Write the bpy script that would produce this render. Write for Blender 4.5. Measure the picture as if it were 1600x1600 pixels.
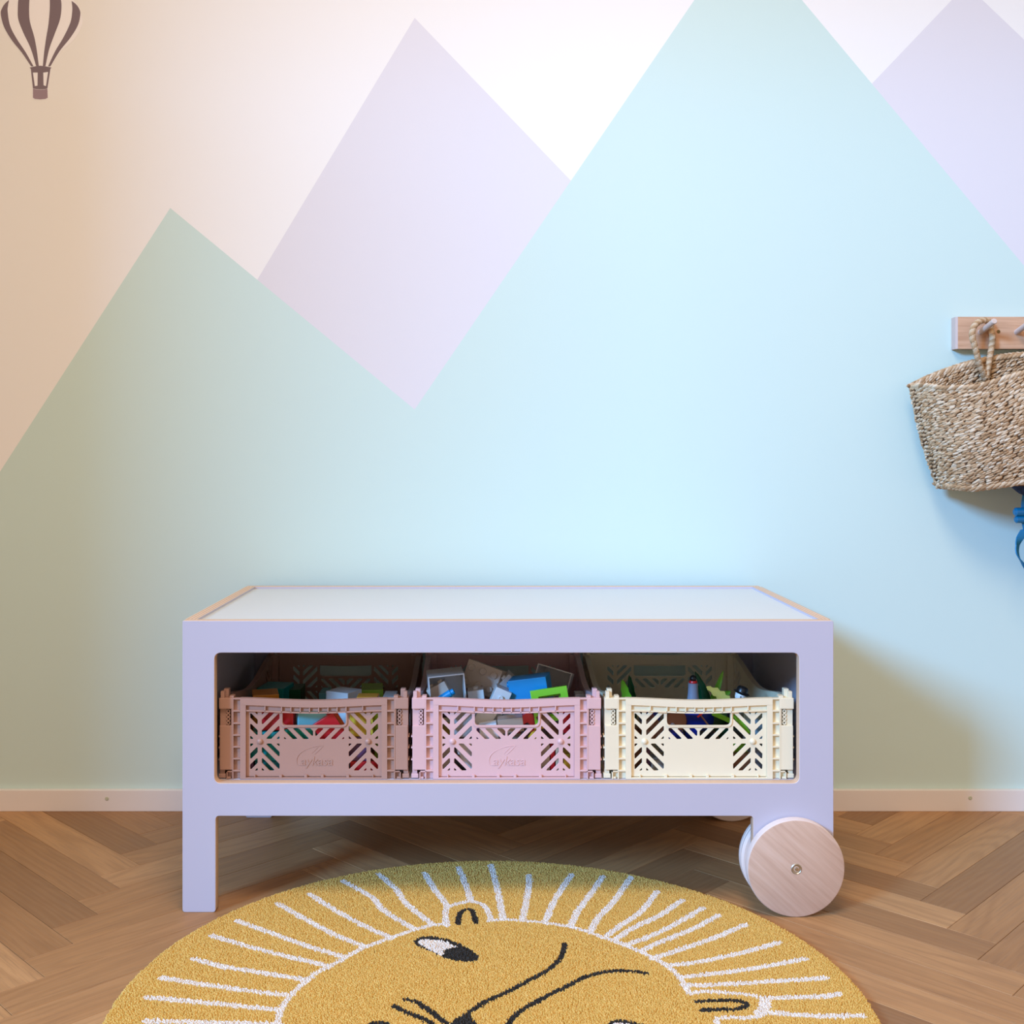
import bpy, bmesh, math, random
import numpy as np
from mathutils import Vector, Matrix, Euler

for o in list(bpy.data.objects):
    bpy.data.objects.remove(o)
scene = bpy.context.scene
COL = scene.collection
PI = math.pi

# ------------------------------------------------------------------ camera
# metres; bench front at y = 0, floor at z = 0, camera looks along +y
CAM_D, CAM_H = 1.70, 0.7115          # distance to the bench front, lens height
VPX, VPY, FPX = 760.0, 714.0, 1700.0  # principal point and focal length on a 1600 frame
cd = bpy.data.cameras.new('camera')
cam = bpy.data.objects.new('camera', cd)
COL.objects.link(cam)
cam.location = (0, -CAM_D, CAM_H)
cam.rotation_euler = (PI / 2, 0, 0)
cd.sensor_width = 36.0
cd.lens = FPX / 1600 * 36.0
cd.shift_x = (800 - VPX) / 1600
cd.shift_y = (VPY - 800) / 1600
cd.clip_start = 0.05
scene.camera = cam

# ------------------------------------------------------------------ light
vs = scene.view_settings
vs.view_transform = 'Standard'
vs.look = 'None'
vs.gamma = 1.0
vs.use_curve_mapping = False
vs.exposure = 0.0
world = bpy.data.worlds.new('world')
scene.world = world
world.use_nodes = True
wb = world.node_tree.nodes['Background']
wb.inputs[0].default_value = (1.0, 0.815, 0.665, 1)
wb.inputs[1].default_value = 0.72

def area_light(name, loc, target, size, size_y, power, color, shape='RECTANGLE'):
    ld = bpy.data.lights.new(name, 'AREA')
    ld.shape = shape
    ld.size = size
    if shape in ('RECTANGLE', 'ELLIPSE'):
        ld.size_y = size_y
    ld.energy = power
    ld.color = color
    lo = bpy.data.objects.new(name, ld)
    COL.objects.link(lo)
    lo.location = loc
    lo.rotation_euler = (Vector(target) - Vector(loc)).to_track_quat('-Z', 'Y').to_euler()
    return lo

# daylight from the window side (front left) and the warm ceiling lamp of the room
area_light('window_daylight', (-7.50, -7.66, 4.95), (0.35, 0.2, 0.7), 2.2, 2.2, 1950, (0.22, 0.525, 1.0))
area_light('ceiling_lamp_light', (0.05, -1.15, 2.50), (0.05, -1.0, 0.0), 0.95, 0.95, 36, (1.0, 0.77, 0.56), 'DISK')

# ------------------------------------------------------------------ helpers
def lk(o):
    COL.objects.link(o)
    return o

def tag(o, label=None, cat=None, group=None, kind=None):
    if label: o['label'] = label
    if cat: o['category'] = cat
    if group: o['group'] = group
    if kind: o['kind'] = kind
    return o

def thing(name, label, cat, loc=(0, 0, 0), rz=0.0, group=None):
    o = bpy.data.objects.new(name, None)
    o.empty_display_size = 0.05
    lk(o)
    o.location = loc
    o.rotation_euler = (0, 0, rz)
    return tag(o, label, cat, group)

def obj(name, src, mats, parent=None, loc=(0, 0, 0), rot=(0, 0, 0), smooth=None):
    if isinstance(src, bmesh.types.BMesh):
        me = bpy.data.meshes.new(name)
        bmesh.ops.recalc_face_normals(src, faces=src.faces[:])
        src.to_mesh(me)
        src.free()
    else:
        me = src
    if mats is not None and len(me.materials) == 0:
        for m in (mats if isinstance(mats, (list, tuple)) else [mats]):
            me.materials.append(m)
    if smooth is not None:
        me.polygons.foreach_set('use_smooth', [True] * len(me.polygons))
        if smooth < 3.1:
            try:
                me.set_sharp_from_angle(angle=smooth)
            except Exception:
                pass
    o = bpy.data.objects.new(name, me)
    lk(o)
    o.location = loc
    o.rotation_euler = rot
    if parent is not None:
        o.parent = parent
    return o

def add_box(bm, x0, x1, y0, y1, z0, z1, M=None, bev=0.0):
    vs_ = [(x0, y0, z0), (x1, y0, z0), (x1, y1, z0), (x0, y1, z0),
           (x0, y0, z1), (x1, y0, z1), (x1, y1, z1), (x0, y1, z1)]
    v = [bm.verts.new(M @ Vector(p) if M else p) for p in vs_]
    fs = [bm.faces.new([v[i] for i in f]) for f in
          ((0, 3, 2, 1), (4, 5, 6, 7), (0, 1, 5, 4), (1, 2, 6, 5), (2, 3, 7, 6), (3, 0, 4, 7))]
    if bev > 0:
        es = list({e for f in fs for e in f.edges})
        bmesh.ops.bevel(bm, geom=es, offset=bev, segments=2, profile=0.6, affect='EDGES')

def add_lathe(bm, prof, M=None, n=24, cap=True):
    """prof: list of (r, h) along local z"""
    rings = []
    for r, h in prof:
        if r < 1e-6:
            p = Vector((0, 0, h))
            rings.append([bm.verts.new(M @ p if M else p)])
        else:
            ring = []
            for i in range(n):
                a = 2 * PI * i / n
                p = Vector((r * math.cos(a), r * math.sin(a), h))
                ring.append(bm.verts.new(M @ p if M else p))
            rings.append(ring)
    for a, b in zip(rings[:-1], rings[1:]):
        if len(a) == 1 and len(b) == 1:
            continue
        for i in range(n):
            j = (i + 1) % n
            if len(a) == 1:
                bm.faces.new((a[0], b[j], b[i]))
            elif len(b) == 1:
                bm.faces.new((a[i], a[j], b[0]))
            else:
                bm.faces.new((a[i], a[j], b[j], b[i]))
    if cap:
        for ring, flip in ((rings[0], True), (rings[-1], False)):
            if len(ring) > 1:
                bm.faces.new(ring[::-1] if flip else ring)

def add_tube(bm, pts, rad, n=8, closed=False):
    pts = [Vector(p) for p in pts]
    rads = rad if isinstance(rad, (list, tuple)) else [rad] * len(pts)
    rings = []
    up = Vector((0, 0, 1))
    prev = None
    N = len(pts)
    for i, p in enumerate(pts):
        if closed:
            t = (pts[(i + 1) % N] - pts[i - 1]).normalized()
        else:
            t = (pts[min(i + 1, N - 1)] - pts[max(i - 1, 0)]).normalized()
        if prev is None:
            a = up if abs(t.z) < 0.9 else Vector((1, 0, 0))
            x = (a - t * a.dot(t)).normalized()
        else:
            x = (prev - t * prev.dot(t)).normalized()
        prev = x
        y = t.cross(x)
        rings.append([bm.verts.new(p + (x * math.cos(2 * PI * k / n) + y * math.sin(2 * PI * k / n)) * rads[i]) for k in range(n)])
    pairs = list(zip(rings[:-1], rings[1:]))
    if closed:
        pairs.append((rings[-1], rings[0]))
    for a, b in pairs:
        for k in range(n):
            j = (k + 1) % n
            bm.faces.new((a[k], a[j], b[j], b[k]))
    if not closed:
        bm.faces.new(rings[0][::-1])
        bm.faces.new(rings[-1])

def round_poly(pts, r, n=4):
    """fillet every corner of a 2-D polygon"""
    out = []
    N = len(pts)
    for i in range(N):
        p0, p, p1 = Vector(pts[i - 1]), Vector(pts[i]), Vector(pts[(i + 1) % N])
        rr = r[i] if isinstance(r, (list, tuple)) else r
        a, b = (p0 - p), (p1 - p)
        la, lb = a.length, b.length
        if la < 1e-7 or lb < 1e-7:
            continue
        a /= la
        b /= lb
        ang = a.angle(b)
        if rr <= 0 or ang > PI - 0.05:
            out.append(tuple(p))
            continue
        d = min(rr / math.tan(ang / 2), la * 0.45, lb * 0.45)
        s, e = p + a * d, p + b * d
        for k in range(n + 1):
            t = k / n
            q = s * (1 - t) ** 2 + p * 2 * t * (1 - t) + e * t * t
            out.append(tuple(q))
    return out

def clip(poly, a, b, c):
    """keep the part of a convex polygon where a*x + b*y <= c"""
    out = []
    for i in range(len(poly)):
        p, q = poly[i - 1], poly[i]
        fp, fq = a * p[0] + b * p[1] - c, a * q[0] + b * q[1] - c
        if (fp <= 0) != (fq <= 0):
            t = fp / (fp - fq)
            out.append((p[0] + (q[0] - p[0]) * t, p[1] + (q[1] - p[1]) * t))
        if fq <= 0:
            out.append(q)
    return out

def area2(poly):
    return sum(poly[i - 1][0] * poly[i][1] - poly[i][0] * poly[i - 1][1] for i in range(len(poly))) / 2

def plate(loops, thick, bevel=0.0):
    """flat plate with holes: loops of (x, z); front face at y = 0, back at y = thick; returns a mesh"""
    cu = bpy.data.curves.new('plate', 'CURVE')
    cu.dimensions = '2D'
    cu.fill_mode = 'BOTH'
    cu.extrude = thick / 2 - bevel
    cu.bevel_depth = bevel
    cu.bevel_resolution = 1
    cu.offset = -bevel
    for lp in loops:
        sp = cu.splines.new('POLY')
        sp.points.add(len(lp) - 1)
        for q, p in zip(sp.points, lp):
            q.co = (p[0], p[1], 0, 1)
        sp.use_cyclic_u = True
    o = bpy.data.objects.new('plate', cu)
    COL.objects.link(o)
    dg = bpy.context.evaluated_depsgraph_get()
    me = bpy.data.meshes.new_from_object(o.evaluated_get(dg))
    bpy.data.objects.remove(o)
    bpy.data.curves.remove(cu)
    me.transform(Matrix.Translation((0, thick / 2, 0)) @ Matrix.Rotation(PI / 2, 4, 'X'))
    me.materials.clear()
    return me

def to_bm(me, M=None, bm=None):
    if bm is None:
        bm = bmesh.new()
    if M is not None:
        me.transform(M)
    bm.from_mesh(me)
    return bm

def text_mesh(txt, size, thick, shear=0.0):
    cu = bpy.data.curves.new('text', 'FONT')
    cu.body = txt
    cu.size = size
    cu.extrude = thick / 2
    cu.shear = shear
    cu.align_x = 'CENTER'
    o = bpy.data.objects.new('text', cu)
    COL.objects.link(o)
    dg = bpy.context.evaluated_depsgraph_get()
    me = bpy.data.meshes.new_from_object(o.evaluated_get(dg))
    bpy.data.objects.remove(o)
    me.transform(Matrix.Rotation(PI / 2, 4, 'X'))
    me.materials.clear()
    return me

def fast_mesh(name, V, F):
    """V (n,3) array; F list of (m,k) arrays of equal-length faces"""
    me = bpy.data.meshes.new(name)
    V = np.asarray(V, dtype=np.float32)
    me.vertices.add(len(V))
    me.vertices.foreach_set('co', V.ravel())
    nl = sum(f.size for f in F)
    npoly = sum(len(f) for f in F)
    me.loops.add(nl)
    me.loops.foreach_set('vertex_index', np.concatenate([f.ravel() for f in F]).astype(np.int32))
    me.polygons.add(npoly)
    starts, s = [], 0
    for f in F:
        starts.append(np.arange(len(f)) * f.shape[1] + s)
        s += f.size
    me.polygons.foreach_set('loop_start', np.concatenate(starts).astype(np.int32))
    me.update(calc_edges=True)
    me.validate()
    return me

# world position of a point seen at frame position (px, py) and known to lie at depth y
def at(px, py, y):
    k = (y + CAM_D) / FPX
    return Vector(((px - VPX) * k, y, CAM_H - (py - VPY) * k))

def on_floor(px, py, z=0.0):
    k = (CAM_H - z) / (py - VPY)
    return ((px - VPX) * k, FPX * k - CAM_D)

# ------------------------------------------------------------------ materials
def mat(name, color=(0.8, 0.8, 0.8), rough=0.5, **kw):
    m = bpy.data.materials.new(name)
    m.use_nodes = True
    b = m.node_tree.nodes['Principled BSDF']
    b.inputs['Base Color'].default_value = (*color, 1)
    b.inputs['Roughness'].default_value = rough
    for k, v in kw.items():
        b.inputs[k.replace('_', ' ')].default_value = v
    return m

class NT:
    def __init__(self, m):
        self.t = m.node_tree
        self.b = self.t.nodes['Principled BSDF']
    def n(self, typ, **kw):
        nd = self.t.nodes.new(typ)
        for k, v in kw.items():
            setattr(nd, k, v)
        return nd
    def link(self, a, b):
        self.t.links.new(a, b)
    def math(self, op, a, b=None, c=None):
        nd = self.n('ShaderNodeMath', operation=op)
        for i, v in enumerate((a, b, c)):
            if v is None: continue
            if isinstance(v, (int, float)):
                nd.inputs[i].default_value = v
            else:
                self.link(v, nd.inputs[i])
        return nd.outputs[0]
    def mix(self, f, a, b, blend='MIX'):
        nd = self.n('ShaderNodeMix', data_type='RGBA', blend_type=blend)
        if isinstance(f, (int, float)): nd.inputs[0].default_value = f
        else: self.link(f, nd.inputs[0])
        for i, v in ((6, a), (7, b)):
            if isinstance(v, tuple): nd.inputs[i].default_value = (*v, 1)
            else: self.link(v, nd.inputs[i])
        return nd.outputs[2]
    def ramp(self, f, stops):
        nd = self.n('ShaderNodeValToRGB')
        e = nd.color_ramp.elements
        while len(e) > 1: e.remove(e[-1])
        e[0].position, e[0].color = stops[0][0], (*stops[0][1], 1)
        for p, c in stops[1:]:
            x = e.new(p); x.color = (*c, 1)
        self.link(f, nd.inputs[0])
        return nd.outputs[0]
    def noise(self, vec, scale, detail=4.0, rough=0.5, dist=0.0):
        nd = self.n('ShaderNodeTexNoise')
        nd.inputs['Scale'].default_value = scale
        nd.inputs['Detail'].default_value = detail
        nd.inputs['Roughness'].default_value = rough
        nd.inputs['Distortion'].default_value = dist
        if vec is not None: self.link(vec, nd.inputs['Vector'])
        return nd.outputs[0]
    def mapping(self, vec, scale=(1, 1, 1), rot=(0, 0, 0), loc=(0, 0, 0)):
        nd = self.n('ShaderNodeMapping')
        nd.inputs['Scale'].default_value = scale
        nd.inputs['Rotation'].default_value = rot
        if isinstance(loc, tuple): nd.inputs['Location'].default_value = loc
        else: self.link(loc, nd.inputs['Location'])
        self.link(vec, nd.inputs['Vector'])
        return nd.outputs[0]
    def bump(self, h, strength=0.2, dist=0.001):
        nd = self.n('ShaderNodeBump')
        nd.inputs['Strength'].default_value = strength
        nd.inputs['Distance'].default_value = dist
        self.link(h, nd.inputs['Height'])
        self.link(nd.outputs[0], self.b.inputs['Normal'])
    def obco(self):
        return self.n('ShaderNodeTexCoord').outputs['Object']
    def color(self, s):
        self.link(s, self.b.inputs['Base Color'])

WALL_Y = 0.4953
def wall_paint():
    m = mat('mural_wall_paint', rough=0.75)
    t = NT(m)
    pos = t.n('ShaderNodeNewGeometry').outputs['Position']
    sx = t.n('ShaderNodeSeparateXYZ')
    t.link(pos, sx.inputs[0])
    X, Z = sx.outputs[0], sx.outputs[2]
    k = (WALL_Y + CAM_D) / FPX
    def mountain(px, py, dl, dr):
        xp, zp = (px - VPX) * k, CAM_H - (py - VPY) * k
        d = t.math('SUBTRACT', X, xp)
        a = t.math('MULTIPLY_ADD', d, 1 / dl, zp)
        b = t.math('MULTIPLY_ADD', d, -1 / dr, zp)
        h = t.math('MINIMUM', a, b)
        return t.math('GREATER_THAN', h, Z)
    mint = t.math('MAXIMUM', mountain(266, 325, 0.6456, 1.2127), mountain(1160.5, -110.6, 0.683, 0.836))
    lav = t.math('MAXIMUM', mountain(648, 28, 0.6015, 0.96), mountain(1510, -24, 0.954, 1.048))
    c = t.mix(lav, (0.86, 0.84, 0.81), (0.72, 0.69, 0.72))
    c = t.mix(mint, c, (0.585, 0.735, 0.685))
    n = t.noise(pos, 3.0, 3)
    c = t.mix(t.math('MULTIPLY', n, 0.05), c, (0.75, 0.72, 0.66))
    t.color(c)
    t.bump(t.noise(pos, 260, 3, 0.6), 0.12, 0.0006)
    return m

def oak():
    m = mat('oiled_oak', rough=0.42)
    t = NT(m)
    co = t.obco()
    at_ = t.n('ShaderNodeAttribute', attribute_type='OBJECT', attribute_name='tint')
    tint = at_.outputs['Fac']
    comb = t.n('ShaderNodeCombineXYZ')
    t.link(t.math('MULTIPLY', tint, 37.0), comb.inputs[0])
    t.link(t.math('MULTIPLY', tint, 91.0), comb.inputs[1])
    t.link(t.math('MULTIPLY', tint, 53.0), comb.inputs[2])
    off = comb.outputs[0]
    v1 = t.mapping(co, (1.6, 14, 14), loc=off)
    big = t.noise(v1, 1.6, 3, 0.5, 1.2)
    w = t.n('ShaderNodeTexWave', wave_type='BANDS', bands_direction='Y')
    w.inputs['Scale'].default_value = 3.2
    w.inputs['Distortion'].default_value = 7.0
    w.inputs['Detail'].default_value = 3.0
    w.inputs['Detail Scale'].default_value = 1.2
    t.link(t.mapping(co, (0.7, 9, 9), loc=off), w.inputs['Vector'])
    fine = t.noise(t.mapping(co, (14, 380, 380), loc=off), 1.0, 4, 0.68)
    base = t.ramp(tint, [(0.0, (0.27, 0.135, 0.052)), (0.35, (0.42, 0.215, 0.083)),
                         (0.7, (0.52, 0.275, 0.110)), (1.0, (0.60, 0.335, 0.145))])
    c = t.mix(t.math('MULTIPLY', big, 0.55), base, (0.26, 0.115, 0.042))
    c = t.mix(t.math('MULTIPLY', w.outputs[0], 0.12), c, (0.50, 0.31, 0.165))
    cn = t.noise(t.mapping(co, (0.9, 7.5, 7.5), loc=off), 1.3, 2, 0.45, 0.4)
    rings = t.math('MULTIPLY_ADD', t.math('SINE', t.math('MULTIPLY', cn, 95.0)), 0.5, 0.5)
    rings = t.math('MULTIPLY', rings, rings)
    c = t.mix(t.math('MULTIPLY', rings, 0.30), c, (0.25, 0.115, 0.042))
    f2 = t.ramp(fine, [(0.30, (0.0, 0.0, 0.0)), (0.52, (1, 1, 1))])
    c = t.mix(t.math('MULTIPLY_ADD', f2, -0.42, 0.42), c, (0.17, 0.085, 0.04))
    t.color(c)
    t.link(t.math('MULTIPLY_ADD', fine, 0.25, 0.42), t.b.inputs['Roughness'])
    t.bump(fine, 0.18, 0.0006)
    return m

def ply_edge(axis):
    """edge of birch plywood: thin plies stacked along one axis"""
    m = mat('birch_ply_edge_' + axis, rough=0.6)
    t = NT(m)
    co = t.obco()
    s = t.n('ShaderNodeSeparateXYZ')
    t.link(co, s.inputs[0])
    u = s.outputs['XYZ'.index(axis)]
    ph = t.math('FRACT', t.math('MULTIPLY', u, 1 / 0.0056))
    st = t.math('GREATER_THAN', ph, 0.5)
    n = t.noise(co, 160, 3)
    c = t.mix(st, (0.80, 0.60, 0.44), (0.56, 0.36, 0.23))
    c = t.mix(t.math('MULTIPLY', n, 0.25), c, (0.45, 0.27, 0.16))
    t.color(c)
    return m

def laminate(name, col):
    m = mat(name, col, 0.42)
    t = NT(m)
    co = t.obco()
    n = t.noise(t.mapping(co, (1, 1, 1)), 5, 3)
    t.color(t.mix(t.math('MULTIPLY', n, 0.06), col, tuple(c * 0.8 for c in col)))
    t.bump(t.noise(co, 900, 2), 0.06, 0.0003)
    return m

def birch_face():
    m = mat('birch_wheel_face', rough=0.5)
    t = NT(m)
    co = t.obco()
    v = t.mapping(co, (1, 1, 1), (0, math.radians(-42), 0))
    w = t.noise(t.mapping(v, (3, 3, 60)), 2.0, 4, 0.55, 0.3)
    f = t.noise(t.mapping(v, (30, 30, 900)), 1.0, 3, 0.6)
    c = t.ramp(w, [(0.3, (0.51, 0.325, 0.23)), (0.55, (0.62, 0.425, 0.315)), (0.75, (0.68, 0.49, 0.38))])
    c = t.mix(t.math('MULTIPLY', f, 0.35), c, (0.55, 0.34, 0.24))
    t.color(c)
    return m

def island_mat(name, stops, rough=0.8, noise_scale=None, **kw):
    """colour picked per loose island: a different shade for every tuft or strand"""
    m = mat(name, rough=rough, **kw)
    t = NT(m)
    r = t.n('ShaderNodeNewGeometry').outputs['Random Per Island']
    c = t.ramp(r, stops)
    if noise_scale:
        n = t.noise(t.obco(), noise_scale, 4, 0.6)
        c = t.mix(t.math('MULTIPLY', n, 0.35), c, tuple(v * 0.72 for v in stops[0][1]))
    t.color(c)
    return m

def plastic(name, col, rough=0.38, var=0.04):
    m = mat(name, col, rough)
    t = NT(m)
    n = t.noise(t.obco(), 40, 2)
    t.color(t.mix(t.math('MULTIPLY', n, var * 2), col, tuple(c * 0.6 for c in col)))
    t.bump(t.noise(t.obco(), 1400, 2), 0.05, 0.0002)
    return m

M_WALL = wall_paint()
M_WHITE = mat('white_wall_paint', (0.84, 0.82, 0.79), 0.8)
M_SKIRT = laminate('skirting_paint', (0.80, 0.74, 0.70))
M_OAK = oak()
M_JOINT = mat('floor_joint', (0.10, 0.06, 0.035), 0.8)
M_LAM = laminate('pale_lilac_laminate', (0.51, 0.48, 0.56))
M_TOP = laminate('white_laminate', (0.64, 0.655, 0.65))
M_PLY_Y = ply_edge('Y')
M_PLY_X = ply_edge('X')
M_BIRCH = birch_face()
M_RIM = mat('pale_birch_rim', (0.78, 0.66, 0.60), 0.6)
M_STEEL = mat('zinc_steel', (0.55, 0.53, 0.47), 0.35, Metallic=1.0)

# ------------------------------------------------------------------ setting
def box_obj(name, x0, x1, y0, y1, z0, z1, m, parent=None, bev=0.0):
    bm = bmesh.new()
    add_box(bm, x0, x1, y0, y1, z0, z1, bev=bev)
    return obj(name, bm, m, parent)

FX0, FX1, FY0, FY1 = -2.9, 2.4, -1.5, WALL_Y
ws = box_obj('wall_back', FX0, FX1, WALL_Y, WALL_Y + 0.1, -0.02, 2.6, M_WALL)
ws['kind'] = 'structure'
wl = box_obj('daylight_blocker_left', -2.44, -2.34, -1.80, WALL_Y, 0.0, 2.6, M_WHITE)  # unseen wall added to keep daylight off the left of the back wall
wl['kind'] = 'structure'
ce = box_obj('ceiling', FX0, FX1, -1.65, WALL_Y + 0.1, 2.6, 2.66, M_WHITE)
ce['kind'] = 'structure'
bb = box_obj('baseboard_back', -2.34, FX1, 0.4835, WALL_Y, 0.0, 0.0425, M_SKIRT, bev=0.0012)
bb['kind'] = 'structure'
M_PLUG = mat('filler_plug', (0.50, 0.50, 0.36), 0.7)
for px, py in ((167, 1248), (1516, 1247)):
    p = at(px, py, 0.4835)
    bm = bmesh.new()
    add_lathe(bm, [(0.0042, 0), (0.0036, 0.0008), (0.0016, 0.0012), (0, 0.0006)], Matrix.Translation((p.x, 0.4836, p.z)) @ Matrix.Rotation(PI / 2, 4, 'X'), 12)
    obj('screw_plug', bm, M_PLUG, bb)
fl = box_obj('floor', FX0, FX1, -2.6, FY1 + 0.02, -0.06, -0.010, M_JOINT)
fl['kind'] = 'structure'

# herringbone oak: every plank a part of the floor
S, PL = 0.1022, 0.4775        # tip spacing along the column, plank length
PW = S / math.sqrt(2)
random.seed(4)
TINTS = {}
def plank(cx, cy, ang, tint):
    ca, sa = math.cos(ang), math.sin(ang)
    g = 0.0003
    hx, hy = PL / 2 - g, PW / 2 - g
    poly = [(-hx, -hy), (hx, -hy), (hx, hy), (-hx, hy)]
    wpt = [(cx + x * ca - y * sa, cy + x * sa + y * ca) for x, y in poly]
    if max(p[0] for p in wpt) < -1.75 or min(p[0] for p in wpt) > FX1 - 0.6: return
    if max(p[1] for p in wpt) < -1.0 or min(p[1] for p in wpt) > FY1: return
    shared = max(p[1] for p in wpt) <= FY1
    if not shared:
        wpt = clip(wpt, 0, 1, FY1 - 0.0005)
        if len(wpt) < 3 or abs(area2(wpt)) < 2e-4: return
        poly = [((x - cx) * ca + (y - cy) * sa, -(x - cx) * sa + (y - cy) * ca) for x, y in wpt]
    key = 'full'
    if shared and key in TINTS:
        me = TINTS[key]
    else:
        bm = bmesh.new()
        c = Vector((sum(p[0] for p in poly) / len(poly), sum(p[1] for p in poly) / len(poly)))
        lo = [bm.verts.new((x, y, -0.0095)) for x, y in poly]
        mi = [bm.verts.new((x, y, -0.0006)) for x, y in poly]
        tp = []
        for i in range(len(poly)):
            p = Vector(poly[i])
            a = (Vector(poly[i - 1]) - p).normalized()
            b = (Vector(poly[(i + 1) % len(poly)]) - p).normalized()
            q = p + (a + b) * 0.0006
            tp.append(bm.verts.new((q.x, q.y, 0)))
        n = len(poly)
        for A, B in ((lo, mi), (mi, tp)):
            for i in range(n):
                bm.faces.new((A[i], A[(i + 1) % n], B[(i + 1) % n], B[i]))
        bm.faces.new(tp)
        bm.faces.new(lo[::-1])
        me = bpy.data.meshes.new('plank')
        bmesh.ops.recalc_face_normals(bm, faces=bm.faces[:])
        bm.to_mesh(me)
        bm.free()
        me.materials.append(M_OAK)
        if shared:
            TINTS[key] = me
    o = obj('plank', me, None, fl, (cx, cy, 0), (0, 0, ang))
    o['tint'] = tint
    return o

r2 = math.sqrt(2)
for m in range(-3, 4):
    xr = 0.071 + 0.6752 * m
    for j in range(-16, 7):
        yj = 0.095 + S * j
        # '\' plank whose right corner is (xr, yj)
        R = Vector((xr, yj))
        c = R + Vector((-1, 1)) / r2 * (PL / 2) + Vector((-1, -1)) / r2 * (PW / 2)
        plank(c.x, c.y, -PI / 4, random.random())
        # '/' plank whose bottom corner is (xr, yj)
        c = R + Vector((1, 1)) / r2 * (PL / 2) + Vector((-1, 1)) / r2 * (PW / 2)
        plank(c.x, c.y, PI / 4, random.random())

# ------------------------------------------------------------------ bench
BX0, BX1, BD, BT = -0.475, 0.5425, 0.464, 0.018
BTOP = 0.4555
bench = thing('storage_bench', 'pale lilac plywood storage bench with cut-out front and two round wooden wheels', 'bench', (0, 0, 0))

def bench_panel(y0, name):
    out = [(BX0, 0), (-0.423, 0), (-0.423, 0.1505), (0.417, 0.1505), (0.417, 0.045), (0.440, 0.022), (0.5425, 0.022), (BX1, BTOP), (BX0, BTOP)]
    out = round_poly(out, [0.005, 0.005, 0.006, 0.006, 0.004, 0.01, 0.01, 0.004, 0.002], 5)
    hole = round_poly([(-0.425, 0.2015), (-0.425, 0.4055), (0.489, 0.4055), (0.489, 0.2015)], 0.011, 6)
    me = plate([out, hole], BT, 0.0007)
    for p in me.polygons:
        p.material_index = 0 if abs(p.normal.y) > 0.6 else 1
    me.update()
    o = obj(name, me, [M_LAM, M_PLY_Y], bench, (0, y0, 0))
    return o
bench_panel(0.0, 'front_panel')
bench_panel(BD - BT, 'back_panel')

def slab(name, x0, x1, y0, y1, z0, z1, edge_axis, face_m, edge_m):
    bm = bmesh.new()
    add_box(bm, x0, x1, y0, y1, z0, z1)
    bmesh.ops.recalc_face_normals(bm, faces=bm.faces[:])
    for f in bm.faces:
        f.material_index = 0 if abs(f.normal[edge_axis]) > 0.6 else 1
    return obj(name, bm, [face_m, edge_m], bench)
slab('side_panel', BX0, BX0 + BT, BT, BD - BT, 0.1505, BTOP, 0, M_LAM, M_PLY_X)
slab('side_panel', BX1 - BT, BX1, BT, BD - BT, 0.1505, BTOP, 0, M_LAM, M_PLY_X)
slab('top_panel', BX0 + BT, BX1 - BT, BT, BD - BT, BTOP - 0.022, BTOP - 0.004, 2, M_TOP, M_TOP)
slab('shelf', BX0 + BT, BX1 - BT, BT, BD - BT, 0.1835, 0.2005, 2, M_LAM, M_LAM)

def wheel(y0, sgn, zsh=0.0):
    """outer disc in front of the panel, inner disc behind it"""
    R = 0.0752
    M = Matrix.Rotation(-PI / 2, 4, 'X')
    prof = [(0, 0), (R - 0.0025, 0), (R - 0.0008, 0.0008), (R, 0.003), (R, 0.016), (R - 0.0015, 0.018), (0, 0.018)]
    bm = bmesh.new()
    add_lathe(bm, prof, M, 72, False)
    bmesh.ops.recalc_face_normals(bm, faces=bm.faces[:])
    for f in bm.faces:
        f.material_index = 0 if abs(f.normal.y) > 0.9 else 1
    w = obj('wheel', bm, [M_BIRCH, M_RIM], bench, (0.4788, y0 if sgn > 0 else y0 + 0.018, R), (0, 0, 0 if sgn > 0 else PI), smooth=0.5)
    bm = bmesh.new()
    prof2 = [(0, 0.041), (R - 0.004, 0.041), (R, 0.044), (R, 0.049), (R - 0.002, 0.051), (R, 0.053), (R, 0.060), (R - 0.002, 0.062), (0, 0.062)]
    add_lathe(bm, prof2, M, 64, False)
    obj('inner_disc', bm, M_RIM, w, smooth=0.5)
    bm = bmesh.new()
    add_lathe(bm, [(0, 0.0005), (0.0083, 0.0005), (0.0083, -0.0006), (0.0074, -0.0012), (0.0066, -0.0004), (0.0030, 0.0002), (0.0026, -0.0014), (0, -0.0018)], M, 24, False)
    obj('bolt', bm, M_STEEL, w, smooth=0.5)
    bm = bmesh.new()
    add_lathe(bm, [(0.007, 0.017), (0.007, 0.042)], M, 16)
    obj('axle', bm, M_STEEL, w, smooth=0.8)
    return w
wheel(-0.0195, 1)
wheel(BD + 0.0015, -1)

#PART2
# ------------------------------------------------------------------ crates
# crate-local frame: u = x, v = height above the crate's base; lengths read off the front face
UZ = 0.2535e-3
def U(z): return (z - 688) * UZ
def V(z): return (918 - z) * UZ
CR_D = 0.400                     # crate depth
CR_Y0 = 0.024                    # front face of the crates
CR_Z = 0.2005 + 0.0005
CR_X = (-0.2738, 0.0319, 0.3372)  # crate centres
CR_W = 0.3005

def dip(u, top, d, half=0.125):
    """sagging top edge: lower in the middle"""
    a = min(1.0, abs(u) / half)
    return top - d * (0.5 + 0.5 * math.cos(PI * a))

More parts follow.
